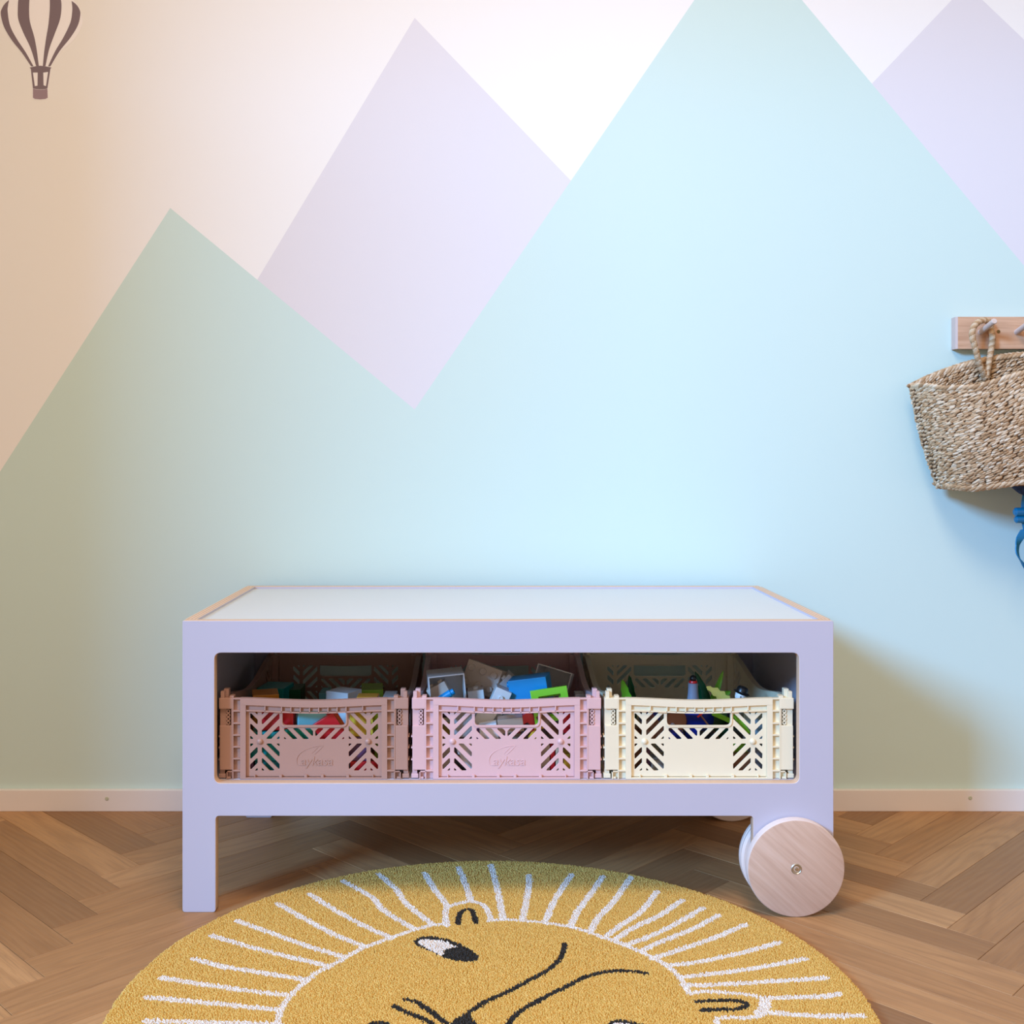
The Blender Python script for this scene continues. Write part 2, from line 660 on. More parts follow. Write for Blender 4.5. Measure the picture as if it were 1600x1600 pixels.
def lattice_holes():
    """rounded slots of the left star block, in crate-local (u, v)"""
    holes = []
    bands = [(800, 884), (914, 949), (980, 1018), (1058, 1093), (1125, 1300)]
    out = []
    # wide quadrant right of the bar, upper half; then mirrored copies
    for lo, hi in bands:
        for x0, x1, mir in ((362, 473, False), (362, 409, True)):
            poly = [(x0, 503), (x1, 503), (x1, 673), (x0, 673)]
            poly = clip(poly, 1, 1, hi)
            if len(poly) > 2: poly = clip(poly, -1, -1, -lo)
            if len(poly) < 3 or abs(area2(poly)) < 60: continue
            if mir: poly = [(698 - x, y) for x, y in poly]
            out.append(poly)
    out += [[(x, 1374 - y) for x, y in p] for p in out]
    return out

def panel_loops(w_half, vtop, d, wide):
    """outline and slots of an end wall (wide=False) or a long side wall (wide=True)"""
    n = 24
    top = [(-w_half + 2 * w_half * i / n, 0) for i in range(n + 1)]
    top = [(u, dip(u, vtop, d, w_half * 1.05)) for u, _ in top]
    outline = [(-w_half, 0.003), (w_half, 0.003)] + top[::-1]
    loops = [outline]
    lat = lattice_holes()
    shift = (w_half - 0.107)
    for p in lat:
        q = [(U(x) - shift, V(y)) for x, y in p]
        loops.append(round_poly(q, 0.0016, 3))
        loops.append(round_poly([(-a, b) for a, b in q], 0.0016, 3))
    if not wide:
        loops.append(round_poly([(U(490), V(497)), (U(887), V(497)), (U(887), V(586)), (U(490), V(586))], [0.001, 0.001, 0.007, 0.007], 5))
        for lo, hi in ((158, 400), (86, 120), (14, 53), (-58, -20)):
            poly = [(500, 604), (681, 604), (681, 674), (500, 674)]
            poly = clip(clip(poly, -1, 1, hi), 1, -1, -lo)
            if len(poly) < 3 or abs(area2(poly)) < 60: continue
            q = [(U(x), V(y)) for x, y in poly]
            loops.append(round_poly(q, 0.0016, 3))
            loops.append(round_poly([(-a, b) for a, b in q], 0.0016, 3))
    else:
        for i in range(-3, 4):
            u = i * 0.026
            for z0, z1 in ((0.024, 0.046), (0.054, 0.076)):
                sl = 0.010 if i >= 0 else -0.010
                loops.append(round_poly([(u - 0.006 - sl / 2, z0), (u + 0.006 - sl / 2, z0), (u + 0.006 + sl / 2, z1), (u - 0.006 + sl / 2, z1)], 0.0016, 3))
    return loops

def strip(bm, pts_top, pts_bot, y0, y1):
    """band between two curves, extruded from y0 to y1"""
    n = len(pts_top)
    def ring(i):
        (a, b), (c, d) = pts_top[i], pts_bot[i]
        return [bm.verts.new((a, y0, b)), bm.verts.new((c, y0, d)), bm.verts.new((c, y1, d)), bm.verts.new((a, y1, b))]
    R = [ring(i) for i in range(n)]
    for a, b in zip(R[:-1], R[1:]):
        for k in range(4):
            bm.faces.new((a[k], a[(k + 1) % 4], b[(k + 1) % 4], b[k]))
    bm.faces.new(R[0])
    bm.faces.new(R[-1][::-1])

def end_wall():
    """front or rear wall: local y = 0 is its outer face, body behind"""
    bm = to_bm(plate(panel_loops(0.1075, V(420), 0.0042, False), 0.0028, 0.0003), Matrix.Translation((0, 0.0050, 0)))
    n = 22
    us = [-0.1165 + 0.233 * i / n for i in range(n + 1)]
    top = [(u, dip(u, V(411), 0.0040)) for u in us]
    strip(bm, top, [(u, v - 0.0112) for u, v in top], 0.0, 0.0085)
    ui = [-0.1075 + 0.215 * i / n for i in range(n + 1)]
    low = [(u, dip(u, V(411), 0.0040) - 0.0190) for u in ui]
    strip(bm, low, [(u, v - 0.0020) for u, v in low], 0.0008, 0.0060)
    for z in (383, 487, 545, 604, 662, 719, 777, 834, 890, 994):
        u = U(z)
        t = dip(u, V(411), 0.0040)
        add_box(bm, u - 0.0009, u + 0.0009, 0.0008, 0.0060, t - 0.0200, t - 0.0105)
    for s in (-1, 1):
        a, b = sorted((s * 0.1076, s * 0.1165))
        add_box(bm, a, b, 0.0, 0.0085, 0.0022, V(455))
        # ladder column: recessed back, outer rail, rungs
        a, b = sorted((s * 0.1160, s * 0.1285))
        add_box(bm, a, b, 0.0060, 0.0080, 0.0, V(413))
        a, b = sorted((s * 0.1272, s * 0.1290))
        add_box(bm, a, b, 0.0002, 0.0062, 0.0, V(412))
        a, b = sorted((s * 0.1160, s * 0.1280))
        for z in (416, 492, 569, 643, 717, 791, 866):
            add_box(bm, a, b, 0.0003, 0.0062, V(z) - 0.0011, V(z) + 0.0011)
        add_lathe(bm, [(0.0048, 0.0), (0.0046, 0.0012), (0.0036, 0.0030), (0.0018, 0.0041), (0, 0.0044)],
                  Matrix.Translation((s * (-U(349)), 0.0050, V(687))) @ Matrix.Rotation(PI / 2, 4, 'X'), 18, False)
    # raised rim round the hand hole
    rim_o = round_poly([(U(480), V(495)), (U(897), V(495)), (U(897), V(596)), (U(480), V(596))], [0.001, 0.001, 0.009, 0.009], 6)
    rim_i = round_poly([(U(489), V(486)), (U(888), V(486)), (U(888), V(587)), (U(489), V(587))], [0.001, 0.001, 0.007, 0.007], 6)
    rim_o = [(a, b) for a, b in rim_o]
    N = len(rim_o)
    rings = []
    for (a, b), (c, d) in zip(rim_o, rim_i):
        d2 = min(d, V(496))
        rings.append([bm.verts.new((a, 0.0030, b)), bm.verts.new((c, 0.0030, d2)), bm.verts.new((c, 0.0052, d2)), bm.verts.new((a, 0.0052, b))])
    for i in range(N - 1):
        A, B = rings[i], rings[(i + 1) % N]
        for k in range(4):
            bm.faces.new((A[k], A[(k + 1) % 4], B[(k + 1) % 4], B[k]))
    # bottom ledge with its row of small clips
    add_box(bm, -0.1165, 0.1165, 0.0, 0.0085, 0.0, 0.0022)
    for z in (320, 480, 637, 741, 900, 1058):
        u = U(z)
        wz = 0.0008 if z in (320, 1058) else 0.0022
        add_box(bm, u - wz, u + wz, 0.0012, 0.0052, 0.0020, 0.0062, bev=0.0004)
    return bm

def side_wall():
    """long side wall in the local XZ plane, y = 0 outer face"""
    wh = CR_D / 2 - 0.024
    bm = to_bm(plate(panel_loops(wh, V(425), 0.022, True), 0.0028, 0.0), Matrix.Translation((0, 0.0040, 0)))
    n = 26
    us = [-wh - 0.001 + 2 * (wh + 0.001) * i / n for i in range(n + 1)]
    top = [(u, dip(u, V(415), 0.022, wh * 1.05)) for u in us]
    strip(bm, top, [(u, v - 0.012) for u, v in top], 0.0, 0.0095)
    for s in (-1, 1):
        a, b = sorted((s * (wh - 0.009), s * (wh + 0.001)))
        add_box(bm, a, b, 0.0, 0.0085, 0.0, V(420))
    add_box(bm, -wh, wh, 0.0, 0.0085, 0.0, 0.0022)
    return bm

def corner_post(sx, sy):
    """hinge post, built for the left front corner and mirrored by sx, sy"""
    bm = bmesh.new()
    def B(z0, z1, y0, y1, v0, v1, bev=0.0):
        add_box(bm, U(z0), U(z1), y0, y1, v0, v1, bev=bev)
    B(96, 182, 0.0, 0.024, V(480), V(412), 0.0012)          # upper block
    B(99, 182, 0.0008, 0.024, V(862), V(584), 0.0012)        # lower block
    B(99, 140, 0.0050, 0.024, V(585), V(479))                # recessed cheek of the slot
    B(172, 182, 0.0012, 0.010, V(585), V(479))               # slot jamb
    B(140, 182, 0.018, 0.024, V(585), V(479))
    for k in range(4):                                       # the little chain of hinge eyes
        z = 497 + 24 * k
        add_lathe(bm, [(0.0032, 0), (0.0032, 0.0042), (0.0016, 0.0042), (0.0016, 0)],
                  Matrix.Translation((U(152), 0.0072, V(z))) @ Matrix.Rotation(PI / 2, 4, 'X'), 12, False)
    for v in (0.003, 0.014):
        pass
    B(92, 136, 0.003, 0.018, 0.0008, V(888), 0.001)          # foot knob
    B(98, 128, 0.005, 0.016, V(890), V(860))
    B(143, 186, 0.0002, 0.0075, V(874), V(868))              # small square cell at the foot
    B(143, 149, 0.0002, 0.0075, 0.0, V(868))
    B(146, 186, 0.0060, 0.0080, 0.0, V(868))
    B(146, 168, 0.0015, 0.0060, 0.0, V(905), 0.0006)
    B(104, 128, 0.002, 0.012, V(413), V(372), 0.0008)        # stacking lugs on top
    B(116, 148, 0.010, 0.022, V(413), V(362), 0.0012)
    B(160, 188, 0.001, 0.014, V(414), V(398), 0.0008)
    for v in (V(655), V(725), V(800)):                       # ribs on the outer cheek
        B(91, 100, 0.004, 0.020, v - 0.0012, v + 0.0012)
    for q in bm.verts:
        q.co.y -= CR_D / 2
        q.co.x *= -sx
        q.co.y *= -sy
    return bm

def crate_base():
    wh, dh = CR_W / 2 - 0.008, CR_D / 2 - 0.010
    loops = [[(-wh, -dh), (wh, -dh), (wh, dh), (-wh, dh)]]
    for i in range(-4, 5):
        for j in range(-5, 6):
            u, v = i * 0.029, j * 0.032
            loops.append(round_poly([(u - 0.009, v - 0.010), (u + 0.009, v - 0.010), (u + 0.009, v + 0.010), (u - 0.009, v + 0.010)], 0.003, 3))
    me = plate(loops, 0.003, 0.0)
    me.transform(Matrix.Translation((0, 0, 0.0005)) @ Matrix.Rotation(-PI / 2, 4, 'X'))
    return me

def emblem_mesh():
    me = text_mesh('aykasa', 0.0200, 0.0013, 0.18)
    bm = to_bm(me, Matrix.Translation((0.004, 0.0048, V(836))) @ Matrix.Scale(1.0, 4))
    # sail-like swoosh and the three strokes above the word
    def arc(p0, p1, p2, w):
        pts = []
        for i in range(13):
            t = i / 12
            x = p0[0] * (1 - t) ** 2 + 2 * p1[0] * t * (1 - t) + p2[0] * t * t
            z = p0[1] * (1 - t) ** 2 + 2 * p1[1] * t * (1 - t) + p2[1] * t * t
            pts.append((U(x), 0.0049, V(z)))
        add_tube(bm, pts, [w * (0.35 + 0.65 * math.sin(PI * min(1, max(0.02, i / 12)))) for i in range(13)], 6)
    arc((585, 835), (560, 770), (640, 738), 0.0008)
    arc((640, 738), (690, 712), (748, 714), 0.0006)
    arc((585, 835), (610, 838), (640, 815), 0.0007)
    arc((690, 770), (715, 745), (748, 714), 0.0006)
    arc((672, 765), (695, 740), (722, 714), 0.0005)
    return bm

W_END, W_SIDE = None, None
def make_crate(cx, name, label, m, with_emblem):
    root = thing(name, label, 'crate', (cx, CR_Y0 + CR_D / 2, CR_Z), 0, 'folding crates in the bench')
    o = obj('front_panel', end_wall(), m, root, (0, -CR_D / 2, 0))
    me = o.data
    obj('rear_panel', me.copy(), m, root, (0, CR_D / 2, 0), (0, 0, PI))
    o = obj('side_panel', side_wall(), m, root, (-CR_W / 2 + 0.002, 0, 0), (0, 0, -PI / 2))
    obj('side_panel', o.data.copy(), m, root, (CR_W / 2 - 0.002, 0, 0), (0, 0, PI / 2))
    obj('base', crate_base(), m, root)
    for sx in (-1, 1):
        for sy in (-1, 1):
            obj('corner_post', corner_post(sx, sy), m, root)
    if with_emblem:
        obj('embossed_emblem', emblem_mesh(), m, root, (0, -CR_D / 2, 0))
    return root

M_CR = [plastic('dusty_rose_plastic', (0.42, 0.24, 0.185)), plastic('light_pink_plastic', (0.70, 0.45, 0.45)), plastic('cream_plastic', (0.84, 0.74, 0.53))]
make_crate(CR_X[0], 'folding_crate', 'dusty rose brown folding plastic crate holding plain coloured wooden blocks', M_CR[0], True)
make_crate(CR_X[1], 'folding_crate', 'light pink folding plastic crate full of clear and bright building bricks', M_CR[1], True)
make_crate(CR_X[2], 'folding_crate', 'cream folding plastic crate holding green leaves and toy figures', M_CR[2], False)

#PART3
# ------------------------------------------------------------------ round lion rug
RUG_C, RUG_R, RUG_H = (0.0067, -0.296), 0.4867, 0.012
def F(pts): return [on_floor(x, y, RUG_H) for x, y in pts]

RAYS = [
 [(230,1594),(340,1597),(437,1599)], [(230,1557),(338,1567),(438,1577)], [(254,1527),(325,1538),(388,1547),(454,1554)],
 [(303,1497),(347,1509),(412,1519),(477,1530)], [(331,1461),(386,1477),(447,1493),(513,1508)], [(370,1438),(417,1454),(474,1475),(540,1495)],
 [(434,1411),(487,1441),(525,1460),(570,1478)], [(484,1396),(525,1422),(570,1446),(610,1464)], [(536,1376),(580,1400),(600,1422),(648,1451)],
 [(592,1365),(620,1390),(633,1409),(676,1444)], [(664,1364),(680,1390),(692,1405),(699,1416)], [(717,1355),(728,1382),(736,1408)],
 [(767,1351),(775,1380),(780,1400),(786,1436)], [(827,1367),(825,1394),(816,1437)], [(893,1366),(876,1391),(862,1416),(852,1440)],
 [(942,1369),(922,1397),(903,1423),(891,1447)], [(986,1370),(958,1409),(934,1434),(922,1456)], [(1027,1392),(1003,1422),(972,1444),(944,1464)],
 [(1066,1406),(1028,1431),(987,1450),(959,1469)], [(1098,1418),(1062,1439),(1025,1458),(978,1476)], [(1123,1429),(1084,1450),(1044,1466),(1000,1485)],
 [(1164,1444),(1112,1466),(1069,1481),(1019,1497)], [(1216,1472),(1162,1487),(1091,1502),(1044,1507)], [(1258,1497),(1178,1512),(1100,1522),(1062,1526)],
 [(1289,1527),(1194,1533),(1100,1538),(1068,1538)], [(1311,1552),(1281,1556),(1197,1558)], [(1348,1586),(1275,1586),(1203,1581)]]
FACE = [(432,1600),(440,1575),(454,1554),(475,1535),(495,1519),(515,1509),(540,1495),(570,1479),(610,1465),(647,1452),(677,1444),(697,1444)]
EAR_L = [(699,1446),(696,1430),(699,1417),(715,1411),(735,1408),(752,1411),(762,1422),(767,1437)]
FACE2 = [(764,1437),(787,1436),(816,1437),(853,1441),(891,1447),(922,1456),(966,1472),(997,1484),(1025,1498),(1044,1509),(1062,1526),(1072,1541),(1078,1551)]
EAR_R = [(1078,1551),(1106,1548),(1150,1551),(1181,1555),(1195,1563),(1197,1576),(1187,1586),(1162,1589),(1131,1589),(1119,1592),(1124,1602)]
B_EAR_L = [(716,1443),(717,1430),(725,1421),(737,1421),(741,1430),(744,1441)]
B_EAR_R = [(1089,1564),(1116,1562),(1153,1563),(1168,1569),(1153,1575),(1122,1576),(1097,1577)]
NOSE_1 = [(882,1474),(878,1491),(864,1508),(841,1523),(794,1548),(762,1562),(734,1580)]
NOSE_2 = [(1009,1519),(981,1516),(950,1517),(916,1525),(887,1539),(850,1558),(819,1575),(797,1594),(788,1625)]
WHISK = [[(635,1560),(652,1565),(670,1577),(695,1596),(708,1608)], [(616,1571),(635,1580),(660,1590),(676,1600),(690,1612)], [(572,1606),(583,1598),(592,1597),(602,1598),(615,1604)]]
EYE_L = [(648,1470),(657,1464),(670,1462),(682,1464),(698,1467),(712,1472),(727,1479),(738,1485),(746,1494),(744,1499),(735,1501),(724,1500),(712,1499),(700,1496),(687,1491),(675,1485),(662,1480),(650,1474)]
EYE_LW = [(652,1471),(658,1467),(668,1466),(682,1468),(695,1470),(706,1474),(716,1478),(708,1480),(702,1481),(696,1483),(692,1486),(693,1490),(690,1493),(680,1488),(670,1483),(660,1477)]
EYE_R = [(x + 300, y + 131) for x, y in EYE_L]
EYE_RW = [(x + 300, y + 131) for x, y in EYE_LW]
NOSE = [(704,1600),(710,1592),(720,1585),(731,1580),(737,1585),(740,1592),(746,1600),(738,1616),(715,1618)]

def seg_dist(P, poly, closed=False):
    d = np.full(len(P), 9.0)
    pts = np.array(poly)
    m = len(pts)
    for i in range(m if closed else m - 1):
        a, b = pts[i], pts[(i + 1) % m]
        ab = b - a
        t = np.clip(((P - a) @ ab) / max(1e-12, ab @ ab), 0, 1)
        d = np.minimum(d, np.linalg.norm(P - (a + t[:, None] * ab), axis=1))
    return d

def inside(P, poly):
    r = np.zeros(len(P), bool)
    m = len(poly)
    for i in range(m):
        (x0, y0), (x1, y1) = poly[i - 1], poly[i]
        c = ((y0 > P[:, 1]) != (y1 > P[:, 1])) & (P[:, 0] < (x1 - x0) * (P[:, 1] - y0) / (y1 - y0 + 1e-12) + x0)
        r ^= c
    return r

def smooth_line(pts, n=6):
    out = []
    N = len(pts)
    for i in range(N - 1):
        p0, p1, p2, p3 = [Vector(pts[max(0, min(N - 1, i + k))]) for k in (-1, 0, 1, 2)]
        for k in range(n):
            t = k / n
            out.append(tuple(0.5 * ((2 * p1) + (p2 - p0) * t + (2 * p0 - 5 * p1 + 4 * p2 - p3) * t * t + (3 * p1 - p0 - 3 * p2 + p3) * t ** 3)))
    out.append(tuple(pts[-1]))
    return out

M_YEL = island_mat('mustard_pile', [(0.0, (0.63, 0.385, 0.085)), (0.5, (0.70, 0.44, 0.105)), (1.0, (0.77, 0.505, 0.145))], 0.95)
M_WHT = island_mat('ivory_pile', [(0.0, (0.72, 0.66, 0.60)), (1.0, (0.90, 0.84, 0.78))], 0.95)
M_BLK = island_mat('black_pile', [(0.0, (0.008, 0.008, 0.007)), (1.0, (0.035, 0.030, 0.026))], 0.95)
M_BACKING = mat('rug_backing', (0.52, 0.32, 0.08), 0.95)

rug = thing('round_rug', 'round mustard yellow tufted rug with lion face drawn in white and black', 'rug', (RUG_C[0], RUG_C[1], 0))
bm = bmesh.new()
add_lathe(bm, [(RUG_R - 0.004, 0.0003), (RUG_R - 0.001, 0.002), (RUG_R - 0.002, 0.0045), (RUG_R - 0.006, 0.0055), (0, 0.0055)], None, 96, False)
bm.verts.ensure_lookup_table()
obj('backing', bm, M_BACKING, rug)

rng = np.random.default_rng(7)
def grid(sp, y0, y1):
    n = int(2 * RUG_R / sp) + 2
    gx, gy = np.meshgrid((np.arange(n) - n / 2) * sp, (np.arange(n) - n / 2) * sp * 0.866)
    gy = np.meshgrid(np.arange(n), (np.arange(int(n * 1.2)) - n * 0.6) * sp * 0.866)[1]
    gx = np.meshgrid((np.arange(n) - n / 2) * sp, np.arange(int(n * 1.2)))[0] + (np.arange(int(n * 1.2)) % 2)[:, None] * sp / 2
    P = np.stack([gx.ravel(), gy.ravel()], 1) + rng.normal(0, sp * 0.22, (gx.size, 2))
    wob = RUG_R + 0.0012 * np.sin(np.arctan2(P[:, 1], P[:, 0]) * 23) + 0.0010 * np.sin(np.arctan2(P[:, 1], P[:, 0]) * 61 + 1)
    keep = (np.hypot(P[:, 0], P[:, 1]) < wob - 0.001)
    P = P[keep] + np.array(RUG_C)
    return P[(P[:, 1] >= y0) & (P[:, 1] < y1)]
P1 = grid(0.00235, -0.44, 1.0)
P2 = grid(0.0042, -2.0, -0.44)
SZ = np.concatenate([np.full(len(P1), 1.0), np.full(len(P2), 1.8)])
PT = np.concatenate([P1, P2])
owner = np.zeros(len(PT), int)
elems = [('yellow', None)]
def claim(mask, name, m):
    elems.append((name, m))
    owner[mask] = len(elems) - 1
for r in RAYS:
    ln = smooth_line(F(r), 4)
    w = 0.0054 if len(r) > 2 else 0.0048
    claim(seg_dist(PT, ln) < w, 'mane_line', M_WHT)
# the mane goes on round the part of the rug nearest the viewer
fc = np.array((0.02, -0.40))
for k in range(26):
    a = math.radians(192 + k * 156 / 25)
    d = np.array((math.cos(a), math.sin(a)))
    o_ = np.array(RUG_C)
    claim(seg_dist(PT, [tuple(o_ + d * 0.425), tuple(o_ + d * 0.325)]) < 0.0045, 'mane_line', M_WHT)
face = F(FACE)
face2 = F(FACE2)
lo_arc = [face[0]] + [(RUG_C[0] + 0.325 * math.cos(math.radians(a)), RUG_C[1] + 0.325 * math.sin(math.radians(a))) for a in range(190, 352, 6)] + [F(EAR_R)[-1]]
claim((seg_dist(PT, smooth_line(face, 4)) < 0.0045) | (seg_dist(PT, smooth_line(face2, 4)) < 0.0042) | (seg_dist(PT, lo_arc) < 0.0042), 'face_outline', M_WHT)
claim(seg_dist(PT, smooth_line(F(EAR_L), 4)) < 0.0048, 'ear_outline', M_WHT)
er = F(EAR_R)
claim((seg_dist(PT, smooth_line(er, 4)) < 0.0042) | (seg_dist(PT, F([(1195,1563),(1196,1572),(1187,1582)])) < 0.008), 'ear_outline', M_WHT)
claim(seg_dist(PT, smooth_line(F(B_EAR_L), 4)) < 0.0042, 'ear_mark', M_BLK)
claim(seg_dist(PT, smooth_line(F(B_EAR_R), 4)) < 0.0042, 'ear_mark', M_BLK)
claim(seg_dist(PT, smooth_line(F(NOSE_1), 4)) < 0.0042, 'nose_line', M_BLK)
claim(seg_dist(PT, smooth_line(F(NOSE_2), 4)) < 0.0042, 'nose_line', M_BLK)
for w in WHISK:
    claim(seg_dist(PT, smooth_line(F(w), 4)) < 0.0042, 'whisker_line', M_BLK)
claim(inside(PT, F(NOSE)), 'nose', M_BLK)
claim(inside(PT, F(EYE_L)) | (seg_dist(PT, F(EYE_L), True) < 0.0018), 'eye', M_BLK)
claim(inside(PT, F(EYE_LW)), 'eye_white', M_WHT)
claim(inside(PT, F(EYE_R)) | (seg_dist(PT, F(EYE_R), True) < 0.0018), 'eye', M_BLK)
claim(inside(PT, F(EYE_RW)), 'eye_white', M_WHT)

def tufts(P, sz):
    n = len(P)
    a = rng.uniform(0, 2 * PI, n)
    lean = rng.normal(0, 0.0006, (n, 2))
    h = RUG_H - 0.0004 + rng.normal(0, 0.00038, n)
    edge = np.clip((RUG_R - np.hypot(P[:, 0] - RUG_C[0], P[:, 1] - RUG_C[1])) / 0.007, 0, 1)
    h = h - (1 - np.sqrt(1 - (1 - edge) ** 2)) * 0.0065
    V_ = np.zeros((n, 6, 3))
    for k in range(3):
        ang = a + k * 2 * PI / 3
        V_[:, k, 0] = P[:, 0] - RUG_C[0] + 0.0017 * sz * np.cos(ang)
        V_[:, k, 1] = P[:, 1] - RUG_C[1] + 0.0017 * sz * np.sin(ang)
        V_[:, k, 2] = 0.0035
        V_[:, k + 3, 0] = P[:, 0] - RUG_C[0] + lean[:, 0] + 0.0012 * sz * np.cos(ang)
        V_[:, k + 3, 1] = P[:, 1] - RUG_C[1] + lean[:, 1] + 0.0012 * sz * np.sin(ang)
        V_[:, k + 3, 2] = h + rng.normal(0, 0.0003, n)
    b = (np.arange(n) * 6)[:, None]
    q = np.concatenate([b + np.array([[k, (k + 1) % 3, (k + 1) % 3 + 3, k + 3]]) for k in range(3)])
    t = b + np.array([[3, 4, 5]])
    return fast_mesh('pile', V_.reshape(-1, 3), [q, t])

for i, (nm, m) in enumerate(elems):
    sel = owner == i
    if not sel.any():
        continue
    me = tufts(PT[sel], SZ[sel])
    if i == 0:
        o = obj('pile', me, M_YEL, rug)
    else:
        o = obj(nm, me, m, rug)
    o['kind'] = 'stuff'

# ------------------------------------------------------------------ balloon sticker on the wall
M_STK = laminate('plum_sticker_print', (0.205, 0.150, 0.170))
M_STK2 = laminate('mauve_sticker_print', (0.33, 0.235, 0.275))
M_STKW = laminate('white_sticker_film', (0.93, 0.90, 0.91))
bal_o = at(63, 75, WALL_Y)
balloon = thing('balloon_sticker', 'striped plum hot air balloon sticker on the white wall, upper left corner', 'sticker', (bal_o.x, WALL_Y - 0.0001, bal_o.z))
def W(pts):
    k = (WALL_Y + CAM_D) / FPX
    return [((x / 7.2727 - 63) * k, (75 - y / 7.2727) * k) for x, y in pts]
def curve_band(left, right):
    return smooth_line(left, 6) + smooth_line(right, 6)[::-1]
def sticker_part(name, loops, m, lift):
    me = plate([W(l) for l in loops], 0.0003)
    return obj(name, me, m, balloon, (0, -lift - 0.0003, 0))
sil_l = [(458, -240), (300, -190), (175, -70), (60, 35), (5, 160), (40, 290), (110, 430), (230, 580), (340, 740), (345, 790), (372, 1000), (372, 1115), (400, 1130), (458, 1135)]
sil_r = [(458, -240), (620, -190), (745, -70), (875, 45), (922, 165), (930, 290), (840, 450), (700, 580), (590, 740), (580, 790), (548, 1000), (545, 1115), (515, 1130), (458, 1135)]
sticker_part('backing_film', [smooth_line(sil_l, 4) + smooth_line(sil_r, 4)[::-1][1:-1]], M_STKW, 0.0)
bands = [
 ([(104, 2), (60, 40), (25, 95), (10, 160), (45, 300), (130, 450), (250, 600), (355, 755)], [(104, 2), (93, 60), (88, 130), (115, 290), (190, 440), (290, 590), (382, 755)]),
 ([(380, -215), (270, -130), (215, -20), (203, 120), (212, 230), (270, 380), (350, 550), (412, 752)], [(400, -215), (365, -130), (338, -20), (332, 120), (342, 250), (390, 420), (420, 580), (442, 752)]),
 ([(530, -215), (556, -130), (566, -20), (566, 120), (550, 290), (528, 420), (505, 580), (488, 752)], [(550, -215), (640, -130), (690, -20), (699, 100), (680, 230), (625, 380), (560, 560), (518, 752)]),
 ([(814, 12), (821, 60), (822, 130), (800, 260), (720, 430), (630, 580), (548, 755)], [(814, 12), (866, 50), (903, 105), (914, 165), (885, 290), (800, 430), (680, 580), (574, 755)])]
for l, r in bands:
    sticker_part('stripe', [curve_band(l, r)], M_STK, 0.0003)
car = [(340, 768), (400, 755), (458, 748), (520, 755), (585, 768), (574, 785), (540, 1005), (500, 1014), (458, 1016), (415, 1014), (376, 1005), (352, 785)]
w1 = [(375, 825), (430, 825), (428, 975), (396, 980)]
w2 = [(492, 825), (548, 818), (524, 980), (496, 970)]
sticker_part('burner_frame', [car, w1, w2], M_STK, 0.0003)
sticker_part('basket_print', [[(376, 1008), (415, 1018), (458, 1020), (500, 1018), (540, 1008), (543, 1112), (515, 1125), (458, 1130), (400, 1125), (376, 1112)]], M_STK2, 0.0003)

# ------------------------------------------------------------------ peg rail
M_BEECH = mat('beech_wood', rough=0.5)
t = NT(M_BEECH)
co = t.obco()
nn = t.noise(t.mapping(co, (3, 40, 60)), 2.0, 4, 0.6, 0.4)
t.color(t.ramp(nn, [(0.3, (0.50, 0.27, 0.155)), (0.6, (0.66, 0.40, 0.25)), (0.8, (0.72, 0.47, 0.32))]))
M_BEECH_END = mat('beech_end_grain', (0.56, 0.43, 0.38), 0.6)
M_DOWEL = mat('birch_dowel', rough=0.55)
t = NT(M_DOWEL)
nn = t.noise(t.mapping(t.obco(), (80, 80, 6)), 2.0, 3)
t.color(t.ramp(nn, [(0.3, (0.60, 0.47, 0.40)), (0.7, (0.72, 0.60, 0.53))]))
RY = 0.4725
ra, rb = at(1494, 495, RY), at(1494, 545, RY)
rail = thing('peg_rail', 'beech wood wall peg rail with round dowel pegs above the woven basket', 'peg rail', (ra.x, WALL_Y, rb.z))
RH, RL = ra.z - rb.z, 0.62
bm = bmesh.new()
d = WALL_Y - RY
for prof in (1,):
    # chamfered ends
    pts = [(0.004, 0), (0.0, -0.0005), (0.0, -d + 0.004), (0.0034, -d), (RL - 0.0034, -d), (RL, -d + 0.004), (RL, 0)]
    lo = [bm.verts.new((x, y, 0.0)) for x, y in pts]
    hi = [bm.verts.new((x, y, RH)) for x, y in pts]
    n = len(pts)
    for i in range(n):
        f = bm.faces.new((lo[i], lo[(i + 1) % n], hi[(i + 1) % n], hi[i]))
        f.material_index = 1 if i in (0, 1, 2, 4, 5) else 0
    bm.faces.new(lo[::-1])
    bm.faces.new(hi)
obj('rail_board', bm, [M_BEECH, M_BEECH_END], rail)
pbase, ptip = at(1532, 519, RY), at(1548.5, 501.5, 0.412)
pegs = []
for k in range(7):
    x = pbase.x + 0.0723 * k
    dirv = Vector((0.0, ptip.y - pbase.y, ptip.z - pbase.z))
    L = dirv.length
    M = Matrix.Translation(Vector((x - ra.x, pbase.y - WALL_Y, pbase.z - rb.z))) @ dirv.to_track_quat('Z', 'Y').to_matrix().to_4x4()
    bm = bmesh.new()
    add_lathe(bm, [(0.0055, -0.004), (0.0055, L - 0.0012), (0.0046, L), (0, L)], None, 20, False)
    o = obj('peg', bm, M_DOWEL, rail, smooth=0.6)
    o.matrix_local = M
M_BRASS = mat('dark_screw', (0.22, 0.15, 0.06), 0.4, Metallic=0.8)
for sx in (1560, 1700):
    p = at(sx, 518, RY)
    bm = bmesh.new()
    add_lathe(bm, [(0.0036, 0.0002), (0.0034, 0.0009), (0.0014, 0.0013), (0.0010, 0.0004), (0, 0.0004)], Matrix.Rotation(PI / 2, 4, 'X'), 14, False)
    obj('screw', bm, M_BRASS, rail, (p.x - ra.x, -d, p.z - rb.z))

